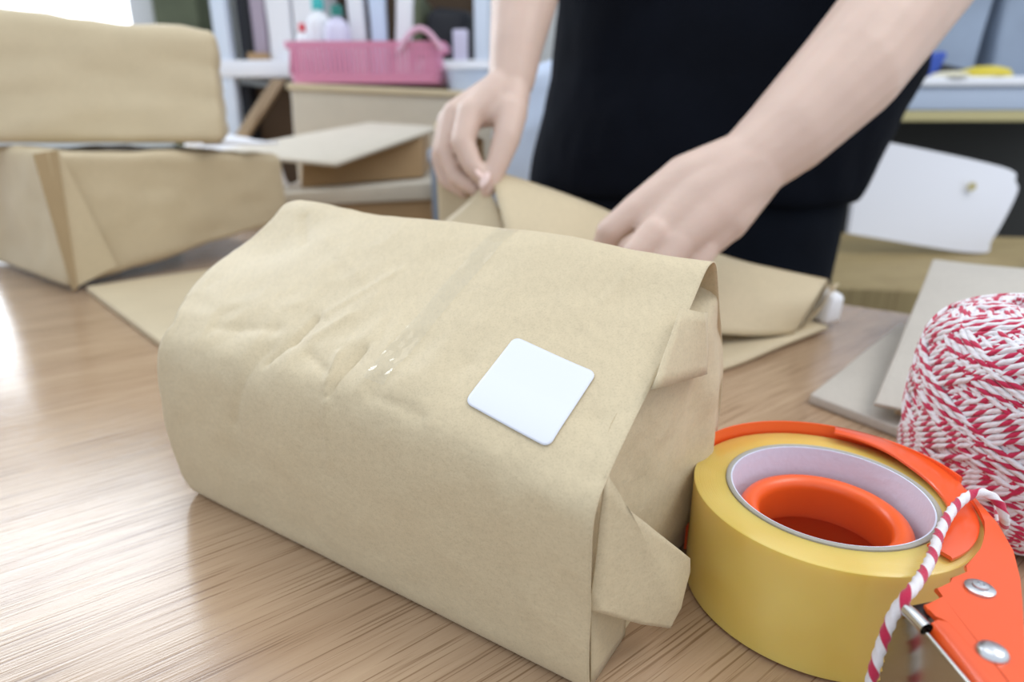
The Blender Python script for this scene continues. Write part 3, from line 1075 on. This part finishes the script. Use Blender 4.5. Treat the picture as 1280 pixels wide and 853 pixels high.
def basket_shell(name, z0, z1, m, slots):
    def ring(z, inset=0):
        k = (z - .277) / .10
        x0, x1 = -.545 - .012 * k + inset, -.180 + .018 * k - inset
        y0, y1 = 1.735 - .012 * k + inset, 1.905 + .010 * k - inset
        rc = .025
        P = []
        for (cx, cy, a) in ((x0 + rc, y0 + rc, 180), (x1 - rc, y0 + rc, 270), (x1 - rc, y1 - rc, 0), (x0 + rc, y1 - rc, 90)):
            for t in range(5):
                P.append((cx + rc * math.cos(R(a + 22.5 * t)), cy + rc * math.sin(R(a + 22.5 * t)), z))
        return P
    V = ring(z0) + ring(z1) + ring(z1, .003) + ring(z0, .003)
    n = 20
    Fc = []
    for k in range(4):
        for i in range(n):
            j = (i + 1) % n
            a, b = k * n, ((k + 1) % 4) * n
            Fc.append((a + i, a + j, b + j, b + i))
    return autosmooth(pyd(name, V, Fc, m, bk), 40)


basket_shell('base_band', .278, .300, 'pink_plastic', 0)
basket_shell('rim', .358, .372, 'pink_plastic', 0)
pyd('basket_floor', [(-.54, 1.74, .279), (-.185, 1.74, .279), (-.185, 1.90, .279), (-.54, 1.90, .279)], [(0, 1, 2, 3)], 'pink_plastic', bk)
slat = boxmesh((-.0048, 0, 0), (.0048, .003, .060), .0004, 1)
sm = bpy.data.meshes.new('slat'); slat.to_mesh(sm); slat.free(); sm.materials.append(MATS['pink_plastic'])


def put_slat(x, y, rz, tilt):
    o = bpy.data.objects.new('slat', sm)
    COL.objects.link(o)
    o.parent = bk
    o.matrix_parent_inverse = Matrix.Translation(-Vector(bk.location))
    o.location = (x, y, .299)
    o.rotation_euler = (tilt, 0, rz)


for k in range(30):
    x = -.530 + .340 * k / 29
    put_slat(x, 1.7325, 0, .12)
for k in range(30):
    x = -.530 + .340 * k / 29
    put_slat(x, 1.9080, 0, -.10)
for k in range(12):
    y = 1.755 + .13 * k / 11
    put_slat(-.1745, y, math.pi / 2, -.18)
    put_slat(-.5485, y, math.pi / 2, .12)
hp = [(-.272 + .105 * t, 1.716, .350 + .048 * math.sin(math.pi * t)) for t in np.linspace(0, 1, 17)]
tube('handle', hp, .007, 'pink_handle', bk, 10)
hp = [(-.50 + .105 * t, 1.920, .350 + .048 * math.sin(math.pi * t)) for t in np.linspace(0, 1, 17)]
tube('handle', hp, .007, 'pink_handle', bk, 10)


def bottle(name, x, y, z, h, r, mb_, mc, lab):
    t = thing(name, lab, 'bottle', (x, y, z))
    lathe('bottle_body', [(0, 0), (r * .95, 0), (r, .005), (r, h * .68), (r * .8, h * .78), (r * .38, h * .84), (r * .38, h * .88)], mb_, (x, y, z), t, 28)
    lathe('cap', [(0, h * .86), (r * .5, h * .86), (r * .5, h * .98), (r * .4, h), (0, h)], mc, (x, y, z), t, 24)
    return t


bottle('spray_bottle', -.487, 1.825, .281, .20, .030, 'paper_white', 'teal', 'white bottle with turquoise cap standing in the pink basket')
bottle('glue_bottle', -.515, 1.77, .281, .135, .017, 'paper_white', 'red_plastic', 'small white bottle with red cap at the basket corner')
bottle('lotion_bottle', -.428, 1.772, .281, .175, .030, 'lilac_plastic', 'dark_teal', 'lilac white bottle with dark green cap in the pink basket')
for k, (x, dx, h, m_, lab) in enumerate(((-.385, .012, .26, 'paper_white', 'leftmost white paper sheaf standing in the pink basket'),
                                         (-.335, .004, .25, 'blue_white_plastic', 'bluish white sheaf in the middle of the pink basket'),
                                         (-.285, -.02, .235, 'paper_white', 'rightmost white paper sheaf, leaning, in the pink basket'))):
    o = hexa('paper_sheaf', [(x - .022, 1.83, .283), (x + .014, 1.83, .283), (x + .014, 1.87, .283), (x - .022, 1.87, .283),
                            (x - .022 - dx, 1.83, .281 + h), (x + .018 - dx, 1.83, .281 + h - .01), (x + .018 - dx, 1.87, .281 + h), (x - .022 - dx, 1.87, .281 + h)], m_, None, .003, 4, .002, 20, k)
    tag(o, lab, 'paper', 'paper sheaves in the basket')
wc = thing('white_tub', 'bluish white plastic tub on the kraft box beside the basket', 'tub', (-.10, 1.79, .258))
lathe('tub_body', [(0, .001), (.060, .001), (.072, .050), (.070, .050), (.058, .004), (0, .004)], 'blue_white_plastic', (-.10, 1.79, .2595), wc, 40)
lathe('tub_lid', [(.0, .050), (.076, .050), (.077, .055), (.074, .060), (.0, .061)], 'shelf_white', (-.10, 1.79, .2595), wc, 40)

# storage rack behind
rk = thing('storage_rack', 'white metal storage rack behind the left side of the room', 'rack', (-.4, 2.2, -.75))
for x in (-.81, -.085):
    for y in (2.02, 2.42):
        box('post', (x - .02, y - .02, -.75), (x + .02, y + .02, 1.3), 'post_blue_white', rk, .003)
for z in (-.30, .306, .80):
    box('shelf', (-.84, 1.994, z), (-.05, 2.44, z + .046), 'shelf_white', rk, .004)
box('rack_back', (-.83, 2.44, -.3), (-.06, 2.45, 1.2), 'brown_dark', rk, .001)
br = thing('wooden_brace', 'wooden plank leaning diagonally in the dark space under the rack shelf', 'plank', (-.90, 1.96, -.005))
hexa('plank', [(-.915, 1.945, -.005), (-.875, 1.945, -.005), (-.875, 1.975, -.005), (-.915, 1.975, -.005),
               (-.670, 1.965, .300), (-.630, 1.965, .300), (-.630, 1.990, .300), (-.670, 1.990, .300)], 'brace_wood', br, .003)
cb = box('carton_box', (-.765, 2.10, -.254), (-.12, 2.38, .285), 'brown_dark', None, .004)
tag(cb, 'dark brown carton on the low shelf of the rack', 'carton')


def shelf_item(name, lo, hi, m, lab, cat, bev=.006, amp=.002):
    c = [(lo[0], lo[1], lo[2]), (hi[0], lo[1], lo[2]), (hi[0], hi[1], lo[2]), (lo[0], hi[1], lo[2]),
         (lo[0], lo[1], hi[2]), (hi[0], lo[1], hi[2]), (hi[0], hi[1], hi[2]), (lo[0], hi[1], hi[2])]
    return tag(hexa(name, c, m, None, bev, 3, amp, 10, len(lab)), lab, cat)


shelf_item('black_box', (-.785, 2.06, .352), (-.745, 2.36, .62), 'black_fabric', 'narrow black box beside the rack post', 'box')
shelf_item('mauve_folder', (-.740, 2.05, .352), (-.700, 2.36, .68), 'mauve', 'mauve grey folder next to the black box', 'folder')
shelf_item('white_folder', (-.692, 2.04, .352), (-.625, 2.34, .66), 'paper_white', 'left one of two white folders on the rack', 'folder')
shelf_item('white_folder', (-.618, 2.04, .352), (-.560, 2.34, .64), 'paper_white', 'right one of two white folders on the rack', 'folder')
shelf_item('tan_block', (-.745, 2.005, .352), (-.690, 2.045, .372), 'carton', 'small tan card block at the shelf edge', 'block', .004)
shelf_item('olive_sack', (-.325, 2.06, .352), (-.258, 2.36, .55), 'olive', 'olive sack on the rack behind the basket', 'sack', .02, .006)
shelf_item('black_bag', (-.242, 2.05, .352), (-.115, 2.36, .495), 'black_fabric', 'black bag at the right end of the rack shelf', 'bag', .03, .012)
shelf_item('white_packet', (-.165, 2.005, .352), (-.125, 2.045, .43), 'lilac_plastic', 'small lilac white packet against the rack post', 'packet', .004)
shelf_item('black_board', (-.800, 2.05, -.254), (-.768, 2.36, .29), 'black_fabric', 'narrow black board under the rack shelf by the post', 'board')
op = box('olive_cabinet', (-1.21, 2.45, -.75), (-1.06, 2.75, 1.2), 'olive', None, .006)
tag(op, 'tall olive green cabinet between the window and the rack', 'cabinet')
pb = hexa('plastic_sack', [(-.05, 1.42, .003), (.14, 1.40, .003), (.16, 1.66, .003), (-.04, 1.68, .003),
                          (-.02, 1.45, .28), (.13, 1.44, .33), (.13, 1.62, .33), (-.02, 1.62, .28)], 'blue_white_plastic', None, .03, 8, .02, 8, 5)
tag(pb, 'bluish white plastic sack between the person\'s arm and side', 'sack')

# ------------------------------------------------------------------ right background
rs = thing('work_counter', 'grey-white counter with a yellow trim strip at the right background', 'counter', (1.3, 2.0, -.75))
hexa('counter_top', [(.72, 1.80, .215), (1.95, 1.72, .215), (1.95, 2.36, .215), (.72, 2.36, .215),
                     (.72, 1.80, .272), (1.95, 1.72, .272), (1.95, 2.36, .272), (.72, 2.36, .272)], 'shelf_grey_blue', rs, .004)
hexa('counter_surface', [(.71, 1.79, .272), (1.96, 1.71, .272), (1.96, 2.37, .272), (.71, 2.37, .272),
                         (.71, 1.79, .295), (1.96, 1.71, .295), (1.96, 2.37, .295), (.71, 2.37, .295)], 'shelf_white', rs, .004)
hexa('trim_strip', [(.72, 1.803, .188), (1.95, 1.723, .188), (1.95, 1.76, .188), (.72, 1.84, .188),
                    (.72, 1.803, .215), (1.95, 1.723, .215), (1.95, 1.76, .215), (.72, 1.84, .215)], 'yellow_trim', rs, .002)
for x in (.76, 1.85):
    box('leg', (x, 1.95, -.75), (x + .05, 2.0, .215), 'dark_box', rs, .003)
box('back_panel', (.74, 2.30, -.75), (1.93, 2.34, .215), 'dark_box', rs, .003)
for k, (x0, x1, lab) in enumerate(((.80, 1.10, 'grey-blue storage bin nearest the person on the counter'),
                                  (1.12, 1.40, 'middle grey-blue storage bin on the counter'),
                                  (1.42, 1.78, 'grey-blue storage bin at the right edge of the picture'))):
    t = thing('storage_bin', lab, 'bin', ((x0 + x1) / 2, 2.2, .295), 'storage bins on the counter')
    c = [(x0 + .02, 2.12, .295), (x1 - .02, 2.12, .295), (x1 - .02, 2.33, .295), (x0 + .02, 2.33, .295),
         (x0, 2.10, .60), (x1, 2.10, .60), (x1, 2.35, .60), (x0, 2.35, .60)]
    hexa('bin_body', c, 'grey_blue', t, .015, 3, .002, 6, k)
    box('bin_lid', (x0 - .008, 2.09, .598), (x1 + .008, 2.355, .622), 'shelf_grey_blue', t, .006)
bl = thing('blue_clamp', 'cobalt blue plastic tool on the counter', 'tool', (1.08, 1.86, .295))
hexa('tool_body', [(1.02, 1.84, .296), (1.11, 1.84, .296), (1.11, 1.90, .296), (1.02, 1.90, .296),
                   (1.00, 1.84, .352), (1.13, 1.84, .360), (1.13, 1.90, .360), (1.00, 1.90, .352)], 'cobalt', bl, .012, 3, .006, 22, 2)
hexa('tool_handle', [(1.11, 1.85, .310), (1.19, 1.85, .300), (1.19, 1.88, .300), (1.11, 1.88, .310),
                     (1.11, 1.85, .335), (1.19, 1.85, .318), (1.19, 1.88, .318), (1.11, 1.88, .335)], 'black_plastic', bl, .006)
for x, y, r, h, m_, lab in ((1.215, 1.82, .062, .028, 'yellow', 'yellow domed disc lying on the counter'), (1.005, 1.815, .030, .018, 'cream', 'small cream disc at the counter edge by the arm'),
                            (1.115, 1.80, .045, .014, 'cream', 'flat cream disc in front of the blue tool')):
    o = lathe('domed_disc', [(0, 0), (r, 0), (r, h * .25), (r * .85, h * .7), (r * .45, h * .96), (0, h)], m_, (x, y, .295), None, 36)
    tag(o, lab, 'disc')
# plywood box with a white rounded panel leaning on it, white bag
pw = hexa('plywood_box', [(.545, 1.08, -.75), (1.25, .95, -.75), (1.35, 1.42, -.75), (.62, 1.55, -.75),
                         (.545, 1.08, -.075), (1.25, .95, -.075), (1.35, 1.42, -.055), (.62, 1.55, -.055)], 'plywood', None, .006)
tag(pw, 'olive brown plywood box behind the table at the right', 'box')
wpn = thing('plastic_sheet', 'white plastic sheet with rounded corners and a small hole, at the right', 'sheet', (.80, 1.30, -.065))
pp = [(.6700, -.028), (.9250, -.066), (.9560, -.040), (.9900, .045), (.985, .072), (.955, .099), (.715, .147), (.690, .142), (.678, .110)]
pp = [(q[0], q[1] + .006) for q in catmull(pp + [pp[0]], 6)[:-1]]
bm = bmesh.new()
a = [bm.verts.new((x, 1.30 + (z + .05) * .12, z)) for x, z in pp]
b = [bm.verts.new((x, 1.315 + (z + .05) * .12, z)) for x, z in pp]
bm.faces.new(a); bm.faces.new(b[::-1])
for i in range(len(a)):
    j = (i + 1) % len(a)
    bm.faces.new([a[j], a[i], b[i], b[j]])
autosmooth(frombm('panel', bm, 'white_plastic', wpn), 40)
hl = lathe('hole_grommet', [(0, 0), (.006, 0), (.008, .001), (.0085, .003), (.0, .003)], 'yellow_trim', (0, 0, 0), None, 20)
hl.parent = wpn
hl.location = (.095, .008, .134)
hl.rotation_euler = (R(90), 0, 0)
wsk = hexa('white_bag', [(.90, 1.02, -.062), (1.12, 1.00, -.062), (1.14, 1.20, -.056), (.92, 1.20, -.056),
                        (.93, 1.04, .015), (1.10, 1.02, .065), (1.10, 1.16, .065), (.94, 1.16, .015)], 'white_plastic', None, .03, 6, .016, 10, 3)
tag(wsk, 'white plastic bag at the right edge, in front of the white sheet', 'bag')

# ------------------------------------------------------------------ person
person = thing('person', 'person in a dark navy t-shirt and trousers folding a kraft bag at the table', 'person', (.29, .98, -.75))


def capsule(bm, p, q, r0, r1, n=18):
    """tapered limb segment with rounded ends"""
    p, q = Vector(p), Vector(q)
    d = q - p
    L = d.length
    M = Matrix.Translation(p) @ d.to_track_quat('Z', 'Y').to_matrix().to_4x4()
    rings = []
    for k in range(6):
        a = -math.pi / 2 + math.pi / 2 * k / 5
        rings.append((r0 * math.cos(a), r0 * math.sin(a)))
    for k in range(6):
        a = math.pi / 2 * k / 5
        rings.append((r1 * math.cos(a), L + r1 * math.sin(a)))
    vs = []
    for (r, z) in rings:
        r = max(r, 1e-5)
        vs.append([bm.verts.new(M @ Vector((r * math.cos(2 * math.pi * i / n), r * math.sin(2 * math.pi * i / n), z))) for i in range(n)])
    for a, b in zip(vs[:-1], vs[1:]):
        for i in range(n):
            j = (i + 1) % n
            bm.faces.new([a[i], a[j], b[j], b[i]])
    bm.faces.new(vs[0][::-1]); bm.faces.new(vs[-1])


def chain(bm, pts):
    for a, b in zip(pts[:-1], pts[1:]):
        capsule(bm, a[:3], b[:3], a[3], b[3])


def loft(bm, rings, n=40):
    """rings: (cx, cy, z, half width, half depth, turn)"""
    vs = []
    for (cx, cy, z, a, b, t) in rings:
        row = []
        for i in range(n):
            w_ = 2 * math.pi * i / n
            x = a * math.copysign(abs(math.cos(w_)) ** .85, math.cos(w_))
            y = b * math.copysign(abs(math.sin(w_)) ** .85, math.sin(w_))
            row.append(bm.verts.new((cx + x * math.cos(t) - y * math.sin(t), cy + x * math.sin(t) + y * math.cos(t), z)))
        vs.append(row)
    for a, b in zip(vs[:-1], vs[1:]):
        for i in range(n):
            j = (i + 1) % n
            bm.faces.new([a[i], a[j], b[j], b[i]])
    bm.faces.new(vs[0][::-1]); bm.faces.new(vs[-1])


def remeshed(name, bm, voxel, m, parent, smooth_it=6, disp=None):
    bmesh.ops.recalc_face_normals(bm, faces=bm.faces)
    me = bpy.data.meshes.new(name + '_raw')
    bm.to_mesh(me); bm.free()
    t = bpy.data.objects.new('t', me)
    COL.objects.link(t)
    md = t.modifiers.new('r', 'REMESH'); md.mode = 'VOXEL'; md.voxel_size = voxel
    if smooth_it:
        s = t.modifiers.new('s', 'SMOOTH'); s.factor = .5; s.iterations = smooth_it
    dg = bpy.context.evaluated_depsgraph_get()
    new = bpy.data.meshes.new_from_object(t.evaluated_get(dg))
    bpy.data.objects.remove(t); bpy.data.meshes.remove(me)
    new.name = name
    new.materials.clear()
    if disp:
        n = len(new.vertices)
        co = np.empty(n * 3, np.float32); new.vertices.foreach_get('co', co)
        no = np.empty(n * 3, np.float32); new.vertex_normals.foreach_get('vector', no)
        co = co.reshape(-1, 3); no = no.reshape(-1, 3)
        d = np.array([disp(Vector(c)) for c in co])
        new.vertices.foreach_set('co', (co + no * d[:, None]).astype(np.float32).ravel())
        new.update()
    return link(name, new, m, parent)


bm = bmesh.new()
# the person's right arm and hand (left in the picture), pinching the paper
chain(bm, [(.065, 1.06, .58, .052), (.040, .97, .46, .046), (.0290, .825, .405, .043), (.0203, .790, .3606, .0405), (.0126, .765, .3111, .0350), (.0041, .735, .2621, .0275), (.0000, .720, .2322, .0240)])
chain(bm, [(0, .720, .2322, .024), (-.0065, .715, .2244, .021), (-.0395, .685, .1980, .0135)])
chain(bm, [(-.0033, .720, .2246, .021), (-.0565, .700, .1981, .0135)])
chain(bm, [(-.0050, .725, .2233, .020), (-.0649, .720, .1904, .012)])
chain(bm, [(-.0020, .728, .2233, .018), (-.0700, .730, .1850, .0105)])
chain(bm, [(.0000, .715, .2267, .020), (.0000, .692, .1960, .0155)])
chain(bm, [(-.012, .708, .2150, .018), (-.0120, .692, .1960, .0140)])
chain(bm, [(-.010, .700, .2050, .0165), (-.0340, .690, .1960, .0130)])
chain(bm, [(-.022, .700, .2120, .0170), (-.0480, .700, .1990, .0140)])
chain(bm, [(-.0410, .685, .1985, .0138), (-.0480, .668, .1713, .0120), (-.0385, .660, .1499, .0105), (-.0270, .655, .1374, .0080)])
chain(bm, [(-.0581, .700, .1974, .0130), (-.0676, .685, .1631, .0108), (-.0561, .676, .1373, .0096), (-.0367, .668, .1260, .0072)])
chain(bm, [(-.0661, .715, .1920, .0112), (-.0752, .706, .1567, .0092), (-.0675, .697, .1325, .0082), (-.0491, .686, .1220, .0070)])
chain(bm, [(-.0711, .730, .1840, .0100), (-.0785, .728, .1516, .0082), (-.0722, .719, .1308, .0072), (-.0555, .708, .1220, .0062)])
chain(bm, [(-.0005, .690, .1995, .0165), (-.0050, .672, .1757, .0138), (-.0142, .660, .1507, .0112), (-.0238, .650, .1273, .0078)])
# the person's left arm and hand (right in the picture), pressing the fold
chain(bm, [(.50, .950, .58, .054), (.475, .82, .47, .050), (.410, .675, .372, .047), (.3728, .640, .3346, .0465), (.3432, .620, .3036, .0455), (.2730, .575, .2290, .0425), (.2205, .550, .1829, .0350), (.1898, .540, .1588, .0290)])
chain(bm, [(.1898, .540, .1588, .028), (.1400, .538, .1440, .0230), (.0994, .526, .1240, .0140)])
chain(bm, [(.1880, .538, .1561, .028), (.1435, .525, .1310, .0230), (.1108, .507, .1090, .0140)])
chain(bm, [(.1880, .538, .1530, .028), (.1552, .520, .1240, .0230), (.1273, .502, .1025, .0140)])
chain(bm, [(.1890, .540, .1495, .026), (.1666, .523, .1190, .0215), (.1490, .512, .0970, .0130)])
chain(bm, [(.0985, .525, .1240, .0132), (.0773, .520, .1079, .0112), (.0724, .525, .0890, .0095), (.0790, .530, .0734, .0080), (.0850, .533, .060, .007)])
chain(bm, [(.1095, .504, .1095, .0135), (.0933, .495, .0949, .0108), (.0905, .500, .0738, .0095), (.0965, .510, .0520, .0080), (.101, .515, .040, .007)])
chain(bm, [(.1263, .500, .1014, .0132), (.1143, .490, .0855, .0104), (.1130, .500, .0641, .0090), (.1213, .510, .0443, .0080), (.125, .515, .034, .007)])
chain(bm, [(.1486, .509, .0960, .0122), (.1398, .500, .0801, .0095), (.1396, .510, .0616, .0085), (.1479, .520, .0445, .0070), (.150, .523, .034, .0065)])
chain(bm, [(.1670, .560, .1382, .0180), (.1366, .578, .1050, .0130), (.1140, .585, .0890, .0110), (.0960, .582, .0800, .0080)])
# shoulders, trunk, neck and head
TT = R(-18)
loft(bm, [(.28, 1.00, .00, .165, .10, TT), (.28, 1.00, .12, .150, .095, TT), (.285, 1.00, .25, .150, .10, TT), (.288, 1.005, .42, .165, .105, TT), (.288, 1.01, .56, .170, .095, TT), (.288, 1.01, .63, .12, .06, TT)])
chain(bm, [(.145, 1.05, .60, .055), (.065, 1.06, .58, .052)])
chain(bm, [(.43, .98, .60, .055), (.50, .950, .58, .054)])
chain(bm, [(.288, 1.01, .60, .055), (.288, .995, .70, .050), (.288, .985, .76, .052)])
hx, hy, hz = .288, .965, .845
bmesh.ops.create_uvsphere(bm, u_segments=32, v_segments=24, radius=1, matrix=Matrix.Translation((hx, hy + .01, hz + .015)) @ Matrix.Diagonal((.076, .094, .098, 1)))
bmesh.ops.create_uvsphere(bm, u_segments=28, v_segments=18, radius=1, matrix=Matrix.Translation((hx, hy - .025, hz - .055)) @ Matrix.Diagonal((.054, .058, .052, 1)))
chain(bm, [(hx, hy - .084, hz + .012, .008), (hx, hy - .100, hz - .020, .012)])
for s in (-1, 1):
    chain(bm, [(hx + s * .074, hy + .012, hz + .022, .014), (hx + s * .072, hy + .008, hz - .018, .010)])
body = remeshed('body', bm, .0024, 'skin', person, 5)

# nails on the pinching hand
for c, r_, d in (((-.0262, .6425, .1375), (.0062, .0024, .0088), (-.010, -.010, -.024)), ((-.0305, .6480, .1420), (.0050, .0022, .0068), (.012, -.005, -.012))):
    bm = bmesh.new()
    q = Vector(d).to_track_quat('-Z', 'Y').to_matrix().to_4x4()
    bmesh.ops.create_uvsphere(bm, u_segments=14, v_segments=10, radius=1, matrix=Matrix.Translation(c) @ q @ Matrix.Diagonal((*r_, 1)))
    frombm('fingernail', bm, 'nail', person, True)
# face and hair
for s in (-1, 1):
    bm = bmesh.new()
    bmesh.ops.create_uvsphere(bm, u_segments=14, v_segments=10, radius=.011, matrix=Matrix.Translation((hx + s * .031, hy - .072, hz + .010)))
    e = frombm('eye', bm, 'eye_white', person, True)
    bm = bmesh.new()
    bmesh.ops.create_uvsphere(bm, u_segments=12, v_segments=8, radius=.0052, matrix=Matrix.Translation((hx + s * .031, hy - .0795, hz + .008)))
    frombm('iris', bm, 'hair', person, True)
bm = bmesh.new()
bmesh.ops.create_uvsphere(bm, u_segments=16, v_segments=10, radius=1, matrix=Matrix.Translation((hx, hy - .078, hz - .052)) @ Matrix.Diagonal((.022, .007, .006, 1)))
frombm('mouth', bm, 'lip', person, True)
bm = bmesh.new()
bmesh.ops.create_uvsphere(bm, u_segments=32, v_segments=24, radius=1, matrix=Matrix.Translation((hx, hy + .028, hz + .032)) @ Matrix.Diagonal((.086, .092, .100, 1)))
bmesh.ops.create_uvsphere(bm, u_segments=28, v_segments=18, radius=1, matrix=Matrix.Translation((hx, hy + .070, hz - .035)) @ Matrix.Diagonal((.070, .048, .090, 1)))
remeshed('hair', bm, .006, 'hair', person, 3)


def wrinkle(p):
    q = Vector((p.x * 7, p.y * 7, p.z * 4))
    return noise.fractal(q, 1, 2, 4) * .006 + (abs(noise.noise(q * 2.2)) - .25) * .004


bm = bmesh.new()
loft(bm, [(.262, 1.00, .085, .234, .138, TT), (.264, 1.00, .105, .240, .142, TT), (.274, 1.00, .15, .242, .142, TT), (.288, 1.00, .20, .245, .140, TT), (.302, 1.00, .25, .250, .136, TT), (.302, 1.0, .34, .244, .130, TT),
          (.295, 1.0, .46, .225, .122, TT), (.290, 1.005, .54, .205, .112, TT), (.288, 1.01, .60, .185, .095, TT), (.288, 1.012, .645, .115, .070, TT), (.288, 1.012, .668, .066, .062, TT)])
chain(bm, [(.150, 1.045, .59, .070), (.064, 1.055, .565, .068), (.044, .995, .490, .064)])
chain(bm, [(.425, .985, .59, .070), (.502, .945, .565, .068), (.487, .860, .500, .064)])
shirt = remeshed('t_shirt', bm, .006, 'navy_jersey', person, 4, wrinkle)
bm = bmesh.new()
loft(bm, [(.262, 1.00, -.14, .205, .138, TT), (.258, 1.00, -.05, .215, .138, TT), (.262, 1.00, .06, .218, .134, TT), (.272, 1.00, .14, .21, .125, TT), (.275, 1.00, .17, .19, .11, TT)])
for s in (-1, 1):
    chain(bm, [(.262 + s * .10, 1.00 - s * .03, -.08, .102), (.262 + s * .112, 1.005 - s * .034, -.42, .076), (.262 + s * .118, 1.01 - s * .036, -.68, .060)])
trousers = remeshed('trousers', bm, .008, 'navy_denim', person, 4, lambda p: wrinkle(p) * .6)
for s in (-1, 1):
    x = .262 + s * .12
    o = hexa('shoe', [(x - .045, .86, -.75), (x + .045, .86, -.75), (x + .042, 1.10, -.75), (x - .042, 1.10, -.75),
                      (x - .035, .89, -.705), (x + .035, .89, -.705), (x + .040, 1.09, -.66), (x - .040, 1.09, -.66)], 'black_fabric', person, .015, 2, .001, 10, 1)
